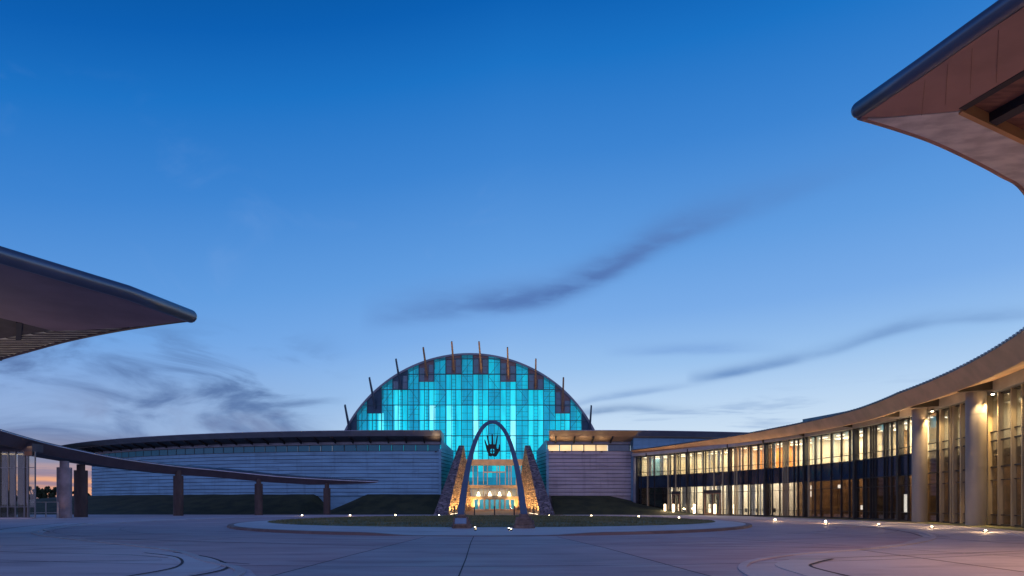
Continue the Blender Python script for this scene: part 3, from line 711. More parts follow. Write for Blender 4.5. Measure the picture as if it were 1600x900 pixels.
def wing(cx, x0, x1, side, label, roofx, tip=0):
    o = thing('gallery_wing', ((x0 + x1) / 2, 117, 0), label, 'building', 'gallery wings beside the domed hall')
    cm = 'clad' if side < 0 else 'clad_warm'
    lapwall(wpath(cx, 108, x0, x1), WZ0, WZ1, 12, .07).build('wall', [cm, 'lapshade'], o)
    mb = MB(); pt = wpath(cx, 107.8, x0, x1)
    mb.loft([[(x + nx * .0, y + ny * .0, 0), (x, y, WZ0), (x - nx, y - ny, WZ0), (x - nx, y - ny, 0)] for x, y, nx, ny in pt]); mb.build('foundation', cm, o)
    mb = MB(); mb.loft([[(x, y, WZ2 + .02), (x, y, WZ3 + .3), (x - nx, y - ny, WZ3 + .3), (x - nx, y - ny, WZ2 + .02)] for x, y, nx, ny in pt]); mb.build('frieze', 'greyband', o)
    # roof sweep
    mb = MB(); rg = []; fr = []; fx_ = []
    rp = wpath(cx, 112, roofx[0], roofx[1], 60)
    for i, (x, y, nx, ny) in enumerate(rp):
        t = 1.0
        if tip: t = min(1, max(.06, abs(x - roofx[0]) / 16))
        zb = 13.8 - .82 * (.35 + .65 * t)
        fr.append([(x, y, 13.68), (x - nx * 1.6, y - ny * 1.6, zb), (x - nx * 1.6, y - ny * 1.6, zb + .15), (x - nx * .2, y - ny * .2, 13.69)]); fx_.append(x)
        rg.append([(x, y, 13.685), (x + nx * .03, y + ny * .03, 13.74), (x - nx * .1, y - ny * .1, 13.8), (x - nx * 14, y - ny * 14, 14.4), (x - nx * 14, y - ny * 14, 12.5), (x - nx * 4.6, y - ny * 4.6, 12.5), (x - nx * 4.2, y - ny * 4.2, 12.5), (x - nx * 1.62, y - ny * 1.62, 13.1 if t >= 1 else zb + .02), (x - nx * .3, y - ny * .3, 13.69)])
    mb.loft(rg); mb.build('roof', 'fascia', o)
    if side < 0: mb = MB(); mb.loft(fr); mb.build('fascia', 'fascia', o)
    else:
        ks = sum(1 for q in fx_ if q < 20.4); mb = MB(); mb.loft(fr[:ks + 1]); mb.build('fascia', 'tan', o); mb = MB(); mb.loft(fr[ks:]); mb.build('fascia', 'fascia', o)
    mb = MB(); rg = []
    for i, (x, y, nx, ny) in enumerate(wpath(cx, 110.4, roofx[0] + (6 if tip else .3), roofx[1] - .3, 60)):
        rg.append([(x, y, 13.04), (x, y, 12.96), (x - nx * 2.4, y - ny * 2.4, 12.28), (x - nx * 2.4, y - ny * 2.4, 12.4)])
    mb.loft(rg); mb.build('soffit', 'tan' if side > 0 else 'darkfascia', o)
    return o
wl = wing(-18, -86.5, -12.1, -1, 'long curved windowless wing left of the dome under a sweeping dark roof', (-94, -11.7), tip=1)
wr = wing(12, 5.9, 20.4, 1, 'short curved wing right of the dome with a row of lit high windows', (6.1, 48))
# soffit beams and clerestory
def clere(o, cx, x0, x1, n, glassf, beams):
    xs = [x0 + (x1 - x0) * i / n for i in range(n + 1)]
    for i in range(n):
        f = MB(); a = wpath(cx, 107.95, xs[i], xs[i + 1], 2); h = .08
        A0 = a[0]; B0 = a[2]
        p0 = Vector((A0[0], A0[1], 0)); p1 = Vector((B0[0], B0[1], 0)); u = (p1 - p0).normalized(); c = (p0 + p1) / 2; hl = (p1 - p0).length / 2
        f.obox(c, u, hl, .06, WZ1 + .005, WZ1 + .1); f.obox(c, u, hl, .06, WZ2 - .1, WZ2 + .015)
        f.obox(p0 + u * .06, u, .06, .055, WZ1 + .1, WZ2 - .1)
        w = f.build('window', 'mull', o)
        q = MB(); q.obox(c, u, hl - .06, .02, WZ1 + .1, WZ2 - .1); q.build('pane', glassf(i), w)
    for X in beams:
        b = wpath(cx, 108.2, X, X + .01, 1)[0]; p = Vector((b[0], b[1], 0)); nn = Vector((b[2], b[3], 0)); e = p + nn * 2.1
        m_ = MB(); w = Vector((-nn.y, nn.x, 0)) * .12
        m_.hexa([p - w + Vector((0, 0, 11.95)), p + w + Vector((0, 0, 11.95)), e + w + Vector((0, 0, 12.72)), e - w + Vector((0, 0, 12.72)),
                 p - w + Vector((0, 0, 12.45)), p + w + Vector((0, 0, 12.45)), e + w + Vector((0, 0, 12.95)), e - w + Vector((0, 0, 12.95))])
        m_.build('soffit_beam', 'beam', o)
M['clerblue'] = glass('clerestory_blue', (.25, .5, .6), .02, em=(.0, .12, .24), est=1.0, opaque=(.02, .09, .16), oa=.85)
M['clerdark'] = mat('clerestory_dark', (.03, .07, .12), .1, 0, spec=.9)
M['clerlit'] = emis('clerestory_lit', (1.0, .70, .33), .9, var=.3, scale=.35)
clere(wl, -18, -86.3, -12.2, 36, lambda i: 'clerblue', [-85 + 3.05 * i for i in range(24)])
clere(wr, 12, 6.0, 16.3, 5, lambda i: 'clerlit', [7.4, 10.5, 13.6, 16.7]); clere(wr, 12, 16.35, 20.2, 1, lambda i: 'clerdark', [])
# side returns towards the dome
def ret(o, x0, y0, x1, y1, zt0, zt1, cm):
    u = Vector((x1 - x0, y1 - y0, 0)).normalized(); n_ = Vector((u.y, -u.x, 0)) if o is wl else Vector((-u.y, u.x, 0))
    lapwall([(x0, y0, n_.x, n_.y), (x1, y1, n_.x, n_.y)], 0, 11.0, 18, .06).build('side_wall', [cm, 'lapshade'], o)
    m_ = MB(); m_.hexa([Vector((x0, y0, 11.0)), Vector((x0, y0, 11)) + n_ * .05, Vector((x1, y1, 11)) + n_ * .05, Vector((x1, y1, 11)),
                        Vector((x0, y0, zt0)), Vector((x0, y0, zt0)) + n_ * .05, Vector((x1, y1, zt1)) + n_ * .05, Vector((x1, y1, zt1))]); m_.build('side_gable', cm, o)
ret(wl, -12.05, 115.9, -10.7, 124.4, 12.6, 11.3, 'clad'); ret(wr, 5.85, 115.9, 4.5, 124.4, 12.6, 11.3, 'clad')
mb = MB(); pt = wpath(12, 109.6, 20.4, 48, 12); mb.loft([[(x, y, 0), (x, y, 12.9), (x - nx * 2, y - ny * 2, 12.9), (x - nx * 2, y - ny * 2, 0)] for x, y, nx, ny in pt]); mb.build('end_wall', 'clad', wr)
# wing end downlights
for X_, o_, e_ in ((-12.9, wl, 150), (6.8, wr, 170), (9.0, wr, 120), (12.1, wr, 90), (15.2, wr, 70)):
    m_ = MB(); m_.box(X_ - .15, X_ + .15, 115.5, 115.9, 10.45, 10.6); m_.build('wall_uplight', 'dark', o_)
    light('SPOT', (X_, 115.5, 10.7), e_, WARM, o_, target=(X_ + .2, 113.0, 13.2), size=.25, spot=110, blend=1)

# ------------------------------------------------------------------ arch with hand
AY = 42.5; acx = gx(769.5, AY)
ak = thing('entrance_arch', (acx, AY, 0), 'tall slender blue-grey steel arch standing on two rock bases', 'arch')
mb = MB(); rings = []; zb = hz(807, AY); zt = hz(659.2, AY); hs = (54.5 - 5.2) * AY / F
Cc = 3.1
H = zt - zb; nA = 64
def arch_pt(t):      # weighted catenary, t -1..1
    x = hs * t; return Vector((acx + x, AY, zt - H * (math.cosh(Cc * .82 * t) - 1) / (math.cosh(Cc * .82) - 1)))
# even spacing by length
T = []; q = [arch_pt(-1 + 2 * i / 400) for i in range(401)]; Ls = [0]
for i in range(400): Ls.append(Ls[-1] + (q[i + 1] - q[i]).length)
for k in range(nA + 1):
    s_ = Ls[-1] * k / nA; i = min(399, max(j for j in range(401) if Ls[j] <= s_ + 1e-9)); f_ = (s_ - Ls[i]) / max(1e-9, (Ls[min(400, i + 1)] - Ls[i])) if i < 400 else 0
    p_ = q[i].lerp(q[min(400, i + 1)], f_); t_ = (q[min(400, i + 1)] - q[max(0, i - 1)]).normalized(); n_ = Vector((-t_.z, 0, t_.x))
    w = .10 + .125 * abs(2 * k / nA - 1) ** 1.3; d = .16 + .12 * abs(2 * k / nA - 1)
    rings.append([p_ - n_ * w + Vector((0, d * .2, 0)), p_ - n_ * w * .9 + Vector((0, d, 0)), p_ + n_ * w + Vector((0, d, 0)), p_ + n_ * w + Vector((0, -d, 0)), p_ - n_ * w * .9 + Vector((0, -d, 0))])
mb.loft(rings); mb.build('arch_band', 'steel', ak)
strip_i = MB(); si = []
for p_, rg_ in zip(range(nA + 1), rings):
    c0 = (rg_[1] + rg_[4]) / 2; n_ = (rg_[2] - rg_[1]).normalized(); si.append(c0 - n_ * .04)
# hand sculpture
HY = AY
def hp(cx_, cy_): return (gx(735 + cx_ / 18, HY), hz(670 + cy_ / 18, HY))     # crop coordinates of the close-up -> metres
hand = [(395, 300), (400, 380), (425, 470), (445, 560), (470, 640), (495, 700), (520, 765), (560, 778), (590, 780), (622, 758), (655, 780), (700, 783), (735, 768), (762, 722), (800, 660), (828, 610), (846, 540), (838, 470), (826, 440), (808, 442), (800, 480), (792, 545), (772, 560), (745, 555), (735, 520), (742, 440), (758, 330), (775, 200), (772, 180), (748, 182), (735, 240), (712, 370), (700, 430), (668, 440), (648, 430), (644, 330), (634, 170), (622, 150), (602, 148), (594, 170), (594, 330), (590, 430), (568, 440), (540, 425), (524, 340), (500, 215), (486, 182), (462, 182), (458, 205), (472, 290), (492, 400), (502, 455), (480, 465), (462, 430), (440, 370), (418, 315), (408, 300)]
hb = [hp(*q) for q in hand]
sx0, sz0 = hp(620, 628); rad = 70 / 18 * HY / F
import bmesh
def cut_plate(name, outer, holes, y0, y1, m, parent):
    bm = bmesh.new(); ed = []
    for loop in [outer] + holes:
        vs = [bm.verts.new((x, 0, z)) for x, z in loop]; ed += [bm.edges.new((vs[i], vs[(i + 1) % len(vs)])) for i in range(len(vs))]
    bmesh.ops.triangle_fill(bm, use_beauty=True, edges=ed)
    fs = bm.faces[:]; r = bmesh.ops.extrude_face_region(bm, geom=fs)
    for v in r['geom']:
        if isinstance(v, bmesh.types.BMVert): v.co.y = 1
    o0 = ORG[parent.name] if parent else Vector((0, 0, 0))
    for v in bm.verts: v.co = Vector((v.co.x, y0 + (y1 - y0) * v.co.y, v.co.z)) - o0
    bmesh.ops.recalc_face_normals(bm, faces=bm.faces[:])
    me = bpy.data.meshes.new(name); bm.to_mesh(me); bm.free(); me.materials.append(M[m])
    o = bpy.data.objects.new(name, me); COL.objects.link(o); o.parent = parent; ORG[o.name] = o0.copy(); return o
holes = []
for qd in range(4):
    g0 = .16; a0 = qd * 90 + 13; a1 = qd * 90 + 77
    lp = [(sx0 + rad * cos(R(a0 + (a1 - a0) * j / 8)), sz0 + rad * sin(R(a0 + (a1 - a0) * j / 8))) for j in range(9)]
    cxn, czn = cos(R(qd * 90 + 45)), sin(R(qd * 90 + 45)); lp.append((sx0 + rad * .30 * cxn, sz0 + rad * .30 * czn)); holes.append(lp[::-1])
hd = thing('hand_sculpture', (acx, AY, hp(620, 780)[1]), 'dark metal open hand with a cross in a ring hanging inside the arch', 'sculpture')
cut_plate('hand_plate', hb, holes, HY - .035, HY + .035, 'dark', hd)
wires = MB()
for (a, b) in ((474, 182), (760, 182)):
    h0 = hp(a, b); t_ = (h0[0] - acx) / hs * 1.0; tp = arch_pt((h0[0] - acx) * 1.25 / hs); wires.bar((h0[0], HY, h0[1] - .02), (tp.x, HY, tp.z - .08), .025)
wires.bar((hp(480, 740)[0], HY, hp(0, 740)[1]), (hp(480, 740)[0], HY, hp(0, 740)[1] + .05), .02)
wires.build('suspension_rod', 'steel', hd)

def rock_base(px0, px1, label, seed, slabs):
    rd = random.Random(seed); cx = gx((px0 + px1) / 2, 41.6); w = (px1 - px0) * 41.6 / F / 2
    mb = MB(); z = .08
    for i, (h, f, sh) in enumerate(slabs):
        n_ = 14; rg = []
        for zz, ff in ((z, .96), (z + h * .15, 1.0), (z + h * .8, .99), (z + h, .93)):
            rg.append([(cx + sh + (w * f * ff) * math.copysign(abs(cos(2 * pi * j / n_)) ** .6, cos(2 * pi * j / n_)) * (1 + .07 * noise.noise(Vector((j * .9, i * 3 + seed, zz)))),
                        42.3 + (.75 * f * ff) * math.copysign(abs(sin(2 * pi * j / n_)) ** .6, sin(2 * pi * j / n_)) * (1 + .09 * noise.noise(Vector((j * .7, i * 5 + seed, zz * 2)))), zz) for j in range(n_)])
        mb.loft(rg); z += h * .97
    return tag(mb.build('rock_base', 'rock'), label, 'rock', 'rock bases under the arch')
rock_base(704, 737, 'low stacked rock base under the left foot of the arch, behind a plaque', 1, [(.30, 1.0, 0), (.24, .82, .02), (.22, .66, -.02), (.16, .42, 0)])
rock_base(801, 837, 'rugged rock base under the right foot of the arch', 2, [(.26, 1.0, 0), (.30, .86, .03), (.2, .72, -.03), (.18, .44, 0)])
pq = thing('plaque', at(719.5, 829, 41.4), 'slanted glossy blue-grey plaque leaning on the left rock base', 'plaque'); o0 = ORG[pq.name]
mb = MB(); mb.hexa([(o0.x - .36, 41.42, .42), (o0.x + .36, 41.42, .42), (o0.x + .36, 41.52, .42), (o0.x - .36, 41.52, .42), (o0.x - .34, 41.60, .76), (o0.x + .34, 41.60, .76), (o0.x + .34, 41.70, .76), (o0.x - .34, 41.70, .76)]); mb.build('plate', mat('plaque_metal', (.30, .42, .55), .25, .6), pq)
mb = MB(); mb.bar((o0.x - .42, 41.45, .1), (o0.x - .40, 41.66, .80), .09); mb.bar((o0.x + .42, 41.45, .1), (o0.x + .40, 41.66, .80), .09); mb.bar((o0.x - .42, 41.46, .36), (o0.x + .42, 41.46, .36), .09); mb.build('stand', 'rock', pq)
# little accent spots beside the bases
def accent(px, py, label, tgt):
    p_ = at(px, py, 39.0); X, Y = p_.x, p_.y; zz = max(.09, p_.z)
    o = thing('accent_spotlight', (X, Y, .09), label, 'lamp', 'accent lamps at the foot of the arch')
    m_ = MB(); m_.cyl(X, Y, .07, zz + .02, .025, 8); m_.build('stake', 'dark', o)
    m_ = MB(); m_.cyl(X, Y, zz, zz + .1, .055, 12, .075); m_.build('housing', 'dark', o)
    m_ = MB(); m_.cyl(X, Y, zz + .10, zz + .13, .05, 12, .03); m_.build('bulb', 'lampground', o)
    light('SPOT', (X, Y, zz + .2), 26, (1, .75, .45), o, target=tgt, size=.05, spot=80)
accent(742.4, 826.5, 'upper of the two small lamps right of the left rock base', (acx - 1.9, 42.5, 2)); accent(742.9, 830, 'lower of the two small lamps right of the left rock base', (acx, 42.5, 5))
accent(795, 828, 'left of the two small lamps beside the right rock base', (acx + 1.9, 42.5, 2)); accent(798.6, 830.3, 'right of the two small lamps beside the right rock base', (acx, 42.5, 5))

# ------------------------------------------------------------------ bollards and ground lights
names = ['leftmost thin dark bollard before the entrance', 'thin dark bollard just right of the arch\'s left leg', 'middle thin dark bollard in line with the doors', 'thin dark bollard just left of the arch\'s right leg', 'rightmost thin dark bollard before the entrance']
bo = None
for q, lb in zip((709.5, 741.3, 772.6, 803.5, 834.4), names):
    X = gx(q, 97.6)
    if bo is None:
        bo = thing('bollard', (X, 97.6, 0), lb, 'bollard', 'bollards before the entrance')
        m_ = MB(); m_.cyl(X, 97.6, 0, 1.28, .085, 12); m_.build('post', 'dark', bo); m_ = MB(); m_.cyl(X, 97.6, 1.28, 1.34, .10, 12, .05); m_.build('cap', 'dark', bo)
    else:
        c = copy_tree(bo); c.location = (X, 97.6, 0); c['label'] = lb
glights = [(472, 805, 'leftmost path light at the back of the island lawn'), (547, 805, 'second path light from the left behind the island lawn'), (618, 805, 'third path light from the left behind the island lawn'), (686, 805.5, 'path light in front of the left stone wall'),
           (858, 806, 'path light in front of the right stone wall'), (924, 806, 'path light before the dark slope of the right wing'), (998, 807, 'path light below the near end of the two-storey glass building'), (1061, 809, 'path light at the right back edge of the lawn'),
           (1211, 812, 'left of the two bright path lights right of the island'), (1290, 815, 'right of the two bright path lights right of the island'), (1373, 818, 'dim path light left of the first round column'), (1456, 822, 'dim path light between the two round columns'), (1540, 828, 'dim path light right of the second round column')]
gl0 = None
for i, (px, py, lb) in enumerate(glights):
    Y = (EYE - .14) * F / (py - 788); X = gx(px, Y)
    if i in (0, 8, 10):
        big = i < 10
        gl0 = thing('path_light', (X, Y, 0), lb, 'lamp', 'path lights round the drive')
        r_ = .11 if big else .08
        m_ = MB(); m_.cyl(X, Y, 0, .08, r_ + .06, 16); m_.build('base', 'dark', gl0)
        m_ = MB(); m_.cyl(X, Y, .08, .24 if big else .14, r_, 16, r_ * .6); m_.build('lens', 'lampground', gl0, smooth=True)
        light('POINT', (X, Y - .0, .5), (26, 90, 60)[(0, 8, 10).index(i)], (1, .66, .34), gl0, size=.12)
    else:
        c = copy_tree(gl0); c.location = (X, Y, 0); c['label'] = lb

# ------------------------------------------------------------------ curved glass building on the right
CX, CY, CR = -46.1, 65.3, 82.6
def ang_of(px):
    s_ = (px - 800) / F; lo, hi = -.5, 1.1           # angle where the sight line meets the curve
    f = lambda a: (CX + CR * cos(a)) - s_ * (CY + CR * sin(a))
    for _ in range(60):
        m_ = (lo + hi) / 2
        if f(m_) > 0: lo = m_
        else: hi = m_
    return (lo + hi) / 2
def cp(a, o=0.0, z=0.0): return Vector((CX + (CR + o) * cos(a), CY + (CR + o) * sin(a), z))
bays_px = [997, 1037, 1075, 1141, 1198, 1259, 1338, 1407, 1437, 1525]
A_ = [ang_of(q) for q in bays_px]; st = 6.2 * pi / 180
A_ += [A_[-1] - st * (k + 1) for k in range(5)]
gb = thing('glass_building', cp(A_[5]), 'two-storey curved glass building on the right with lit rooms and a sweeping tan roof edge', 'building')
GZ = 9.55
def interp(Y, tab):
    if Y >= tab[0][0]: return tab[0][1:]
    for a, b in zip(tab, tab[1:]):
        if Y >= b[0]:
            t = (a[0] - Y) / (a[0] - b[0]); return [x + (y - x) * t for x, y in zip(a[1:], b[1:])]
    return tab[-1][1:]
RT = [(112, .7, 10.6, 10.1, 10.0), (102, .95, 10.85, 10.1, 10.05), (84, 1.9, 10.9, 9.9, 10.2), (67, 2.5, 10.9, 9.78, 10.35), (57, 3.6, 10.9, 9.75, 10.4), (28, 3.7, 10.9, 9.75, 10.5)]
aS, aE = A_[0] + .012, A_[-1]
NN = 120
roof = MB(); fas = MB(); sof = MB(); band = MB(); r1 = []; r2 = []; r3 = []; r4 = []
for i in range(NN + 1):
    a = aS + (aE - aS) * i / NN; ov, ze, zf, bt = interp(cp(a).y, RT)
    r1.append([cp(a, -ov, ze), cp(a, -ov - .02, ze + .06), cp(a, -ov + 4, ze + .40), cp(a, 10, ze + .6), cp(a, 10, ze + .3), cp(a, -ov + 4, ze)])
    r2.append([cp(a, -ov, ze - .01), cp(a, -ov + .75, zf), cp(a, -ov + .9, zf), cp(a, -ov + .8, ze - .01)])
    r3.append([cp(a, -ov + .85, zf + .03), cp(a, -.45, bt), cp(a, -.45, bt + .1), cp(a, -ov + .85, zf + .13)])
    r4.append([cp(a, -.5, GZ + .06), cp(a, -.5, bt + .04), cp(a, .3, bt + .04), cp(a, .3, GZ + .06)])
roof.loft(r1); roof.build('roof', 'roofm', gb); fas.loft(r2); fas.build('fascia', 'tanfascia', gb); sof.loft(r3); sof.build('soffit', 'tan', gb); band.loft(r4); band.build('band_course', 'greyband', gb)
sm_ = MB(); k = int(CR * (aS - aE) / .62)
for i in range(k):
    a = aS + (aE - aS) * (i + .5) / k; ov, ze, zf, bt = interp(cp(a).y, RT); p_ = cp(a, -ov - .03); n_ = Vector((cos(a), sin(a), 0)); w = Vector((-n_.y, n_.x, 0)) * .13
    q0 = cp(a, -ov - .05, ze + .02); q1 = cp(a, -ov + 3.5, ze + .34)
    sm_.hexa([q0 - w, q0 + w, q1 + w, q1 - w, q0 - w + Vector((0, 0, .15)), q0 + w + Vector((0, 0, .15)), q1 + w + Vector((0, 0, .12)), q1 - w + Vector((0, 0, .12))])
sm_.build('roof_seam', 'roofm', gb)
# rooftop plant screen
bx = MB(); a0, a1 = ang_of(1203), ang_of(1330); rg = []
for i in range(13):
    a = a0 + (a1 - a0) * i / 12; rg.append([cp(a, 5, 11), cp(a, 5, 12.75), cp(a, 8, 12.75), cp(a, 8, 11)])
bx.loft(rg); bx.build('plant_screen', mat('screen_teal', (.12, .26, .30), .5, .3), gb)
# storeys
def curved(mb, a0, a1, o0, o1, z0, z1, n=6):
    return mb.loft([[cp(a0 + (a1 - a0) * i / n, o0, z0), cp(a0 + (a1 - a0) * i / n, o1, z0), cp(a0 + (a1 - a0) * i / n, o1, z1), cp(a0 + (a1 - a0) * i / n, o0, z1)] for i in range(n + 1)])
Z0, ZM1, ZM2 = .12, 4.35, 6.15
m_ = MB(); curved(m_, aS, aE, .1, 11, -.1, .10, 80); m_.build('ground_floor', 'intfloor', gb)
m_ = MB(); curved(m_, aS, aE, .35, 11, 5.3, 5.6, 80); m_.build('upper_floor', 'intfloor', gb)
m_ = MB(); curved(m_, aS, aE, .35, 11, 9.42, 9.5, 80); m_.build('ceiling', 'wallwhite', gb)
m_ = MB(); curved(m_, aS, aE, -.25, .1, -.2, .12, 80); m_.build('plinth', 'mull', gb)
m_ = MB(); m_.bar(cp(aS, .3, 0), cp(aS, .3, GZ), .5, .7); e0, e1 = cp(aS, .3), cp(aS, 11)
u_ = (e1 - e0).normalized(); m_.obox((e0 + e1) / 2, u_, 5.3, .15, 0, 10.1); m_.build('end_wall', 'greyband', gb)
rr = random.Random(21)
upmats = ['wallwhite', 'wallwhite', 'wallwhite', 'wallorange', 'wallwhite', 'wallwhite', 'wallbrown', 'wallwhite', 'wallbrown', 'wallbrown', 'wallbrown', 'wallbrown', 'wallbrown', 'wallbrown']
lowmats = ['intdark', 'wallwhite', 'wallwhite', 'wallwhite', 'wallbrown', 'wallbrown', 'intdark', 'wallbrown', 'wallbrown', 'wallbrown', 'wallbrown', 'wallbrown', 'wallbrown', 'wallbrown']
upE = [450, 480, 1050, 800, 1300, 1400, 900, 1200, 420, 380, 300, 300, 200, 200]; loE = [6, 560, 1300, 1200, 480, 420, 60, 380, 220, 220, 160, 160, 200, 200]
for b in range(len(A_) - 1):
    a0, a1 = A_[b], A_[b + 1]; span = a0 - a1; big = b >= 8
    arc = span * CR
    # heavy post at bay start
    if bays_px[b] if b < len(bays_px) else 0:
        pass
    m_ = MB(); p_ = cp(a0, -.05); m_.obox(p_, (cos(a0), sin(a0)), .28, .17, .1, GZ)
    if b not in (1, 8, 9): m_.build('post', 'mull', gb)
    # irregular mullions
    cuts = [0]; 
    while cuts[-1] < arc - .9: cuts.append(cuts[-1] + rr.choice((.45, .8, 1.15, 1.5, 1.9)))
    cuts[-1] = arc
    mm = MB(); fm = MB()
    for c_ in cuts[1:-1]:
        a = a0 - c_ / CR; u = (cos(a), sin(a)); p_ = cp(a, -.08)
        if rr.random() < (.6 if big else .22): fm.obox(cp(a, -.12), u, .17 if big else .12, .07, .12, GZ)
        else: mm.obox(p_, u, .10, .04, .12, GZ)
    # horizontals
    for z, h in ((GZ - .05, .1), (6.85, .06), (ZM2 + .04, .1), (ZM1 - .05, .1), (3.35, .06), (.85, .05), (.16, .08)): curved(mm, a0, a1, -.13, .02, z - h / 2, z + h / 2)
    mm.build('mullion', 'mull', gb)
    if fm.f: fm.build('fin', 'beige', gb)
    for z0, z1 in ((ZM2, GZ), (Z0, ZM1)):
        w_ = MB(); curved(w_, a0, a1, -.02, .02, z0, z1)
        w_.build('window', 'cglass' if (z0 > 1 or b in (1, 2, 3)) else ('dglass'), gb)
    w_ = MB(); curved(w_, a0, a1, -.04, .03, ZM1, ZM2); w_.build('spandrel', 'spandrel' if not big else 'dglass', gb)
    # rooms
    depth = 4.6 if not big else 7
    w_ = MB(); curved(w_, a0, a1, depth, depth + .15, 5.6, 9.42); w_.build('upper_wall', upmats[b], gb)
    w_ = MB(); curved(w_, a0, a1, depth, depth + .15, .1, 5.3); w_.build('lower_wall', lowmats[b], gb)
    if b not in (4,):
        for z0, z1 in ((5.6, 9.42), (.1, 5.3)):
            w_ = MB(); w_.obox(cp(a0, depth / 2 + .5), (cos(a0), sin(a0)), depth / 2 - .3, .06, z0, z1); w_.build('partition', 'wallwhite' if z0 > 1 or b < 4 else 'wallbrown', gb)
    am = (a0 + a1) / 2
    # ceiling fixtures
    cl = MB()
    for j in range(3):
        a = a0 - span * (j + .5) / 3
        for o_ in ((1.2, 3.6) if b != 7 else (1.0, 2.2, 3.6)):
            cl.obox(cp(a, o_), (-sin(a), cos(a)), .62, .12, 9.30, 9.40)
    if b < 8: cl.build('ceiling_light', 'ceil' if b < 4 else 'ceilw', gb)
    light('AREA', cp(am, 2.6, 9.2), upE[b], (1, .80, .50) if b != 3 else (1, .72, .42), gb, target=cp(am, 3.0, 0), size=arc * .8, size_y=3)
    light('AREA', cp(am, 2.6, 5.2), loE[b], (1, .86, .68) if b in (1, 2, 3) else (1, .66, .36), gb, target=cp(am, 3.0, 0), size=arc * .8, size_y=3)
    # drapes and blinds near the glass
    cu = MB()
    for j in range(rr.randint(5, 8)):
        a = a0 - span * rr.uniform(.04, .96); hw = rr.uniform(.08, .38)
        if b in (1, 2, 3): cu.obox(cp(a, .7 + rr.random() * .3), (-sin(a), cos(a)), hw, .05, .12, 4.9)
        if b < 8 and rr.random() < .6: cu.obox(cp(a, .6), (-sin(a), cos(a)), hw * .7, .04, 5.62, 9.4)
    if b in (2,):
        for j in range(7):
            a = a0 - span * (.48 + .5 * j / 7); cu.obox(cp(a, .6), (-sin(a), cos(a)), .14, .05, .12, 4.6)
    if cu.f: cu.build('drape', 'curtain', gb)
# lower display lights seen through bays 3-4
for (px, w, z0, z1) in ((1228, .55, 3.4, 3.95), (1228, .55, 2.55, 3.25), (1246, .4, 3.5, 3.9), (1268, .35, 3.5, 3.9), (1423, .5, 2.2, 2.9), (1300, .3, 1.0, 1.5), (1360, .2, .8, 2.6), (1380, .12, .8, 2.9), (1480, .35, 3.0, 3.3), (1496, .3, 2.0, 2.2), (1562, .3, .8, 3.0), (1590, .25, 2.2, 3.1), (1498, .5, 5.9, 6.6)):
    a = ang_of(px + 6); d_ = MB(); d_.obox(cp(a, 3.2), (-sin(a), cos(a)), w, .06, z0, z1); d_.build('display_screen', 'ceilw', gb)
# stepped rock display wall inside the dark bays
d_ = MB(); rr = random.Random(4)
for i in range(34):
    a = ang_of(1205 + i * 4.2); h = 1.2 + 2.6 * abs(sin(i * .33)) + rr.uniform(-.3, .3); d_.obox(cp(a, 4.6 + rr.uniform(-.3, .3)), (-sin(a), cos(a)), .36, .3, .1, h)
d_.build('display_wall', 'wallbrown', gb)
light('AREA', cp(ang_of(1290), 1.4, 4.9), 55, (1, .6, .3), gb, target=cp(ang_of(1290), 4.6, 1.5), size=10, size_y=.6)
# furniture glimpsed inside: tables with chairs
def inner_table(a, o_, z, label, grp, nm='table'):
    p_ = cp(a, o_, z); t_ = thing(nm, p_, label, 'table', grp)
    m_ = MB(); m_.cyl(p_.x, p_.y, z + .70, z + .75, .5, 16); m_.build('tabletop', 'intdark', t_); m_ = MB(); m_.cyl(p_.x, p_.y, z, z + .70, .05, 8); m_.build('leg', 'dark', t_)
    for k in range(2):
        an = a + pi / 2 + k * pi; q = p_ + Vector((cos(an) * .85, sin(an) * .85, 0)); c_ = thing('chair', q, label.replace('table', 'chair', 1) + (', left' if k == 0 else ', right'), 'chair', 'chairs seen behind the glass')
        m_ = MB(); m_.obox(q, (cos(an), sin(an)), .22, .22, z + .43, z + .47); m_.build('seat', 'intdark', c_)
        bq = q + Vector((cos(an) * .22, sin(an) * .22, 0)); m_ = MB(); m_.obox(bq, (cos(an), sin(an)), .02, .21, z + .47, z + .95); m_.build('backrest', 'intdark', c_)
        for sx in (-.18, .18):
            for sy in (-.18, .18):
                m_ = MB(); m_.cyl(q.x + sx, q.y + sy, z, z + .43, .018, 6); m_.build('leg', 'dark', c_)
inner_table(ang_of(1156), 1.9, .1, 'dark round table behind the ground-floor glass right of the double door', 'tables seen behind the glass')
inner_table(ang_of(1182), 2.0, .1, 'dark round table behind the ground-floor glass at the end of the white drapes', 'tables seen behind the glass')
# doors in bay 1
def gdoor(px0, px1, n_, name, zt):
    a0, a1 = ang_of(px0), ang_of(px1)
    f = MB(); curved(f, a0 + .002, a1 - .002, -.24, -.05, zt, zt + .42, 2); f.build('door_hood', 'mull', gb)
    for k in range(n_):
        b0, b1 = a0 + (a1 - a0) * k / n_, a0 + (a1 - a0) * (k + 1) / n_; f = MB()
        for a in (b0, b1): f.obox(cp(a, -.17), (cos(a), sin(a)), .06, .10, .12, zt)
        curved(f, b0, b1, -.22, -.12, zt - .15, zt, 2); curved(f, b0, b1, -.22, -.12, .12, .38, 2); curved(f, b0, b1, -.22, -.12, 1.05, 1.12, 2)
        o = f.build('door', 'brown', gb)
        q = MB(); curved(q, b0, b1, -.18, -.16, .38, zt - .15, 2); q.build('pane', 'cglass', o)
        bh = b1 + .003 if k == 0 else b0 - .003; q = MB(); q.bar(cp(bh, -.3, .9), cp(bh, -.3, 1.6), .05); q.build('handle', 'steel', o)
gdoor(1103, 1126.5, 2, 'door', 3.25); gdoor(1052, 1063, 1, 'door', 3.2)
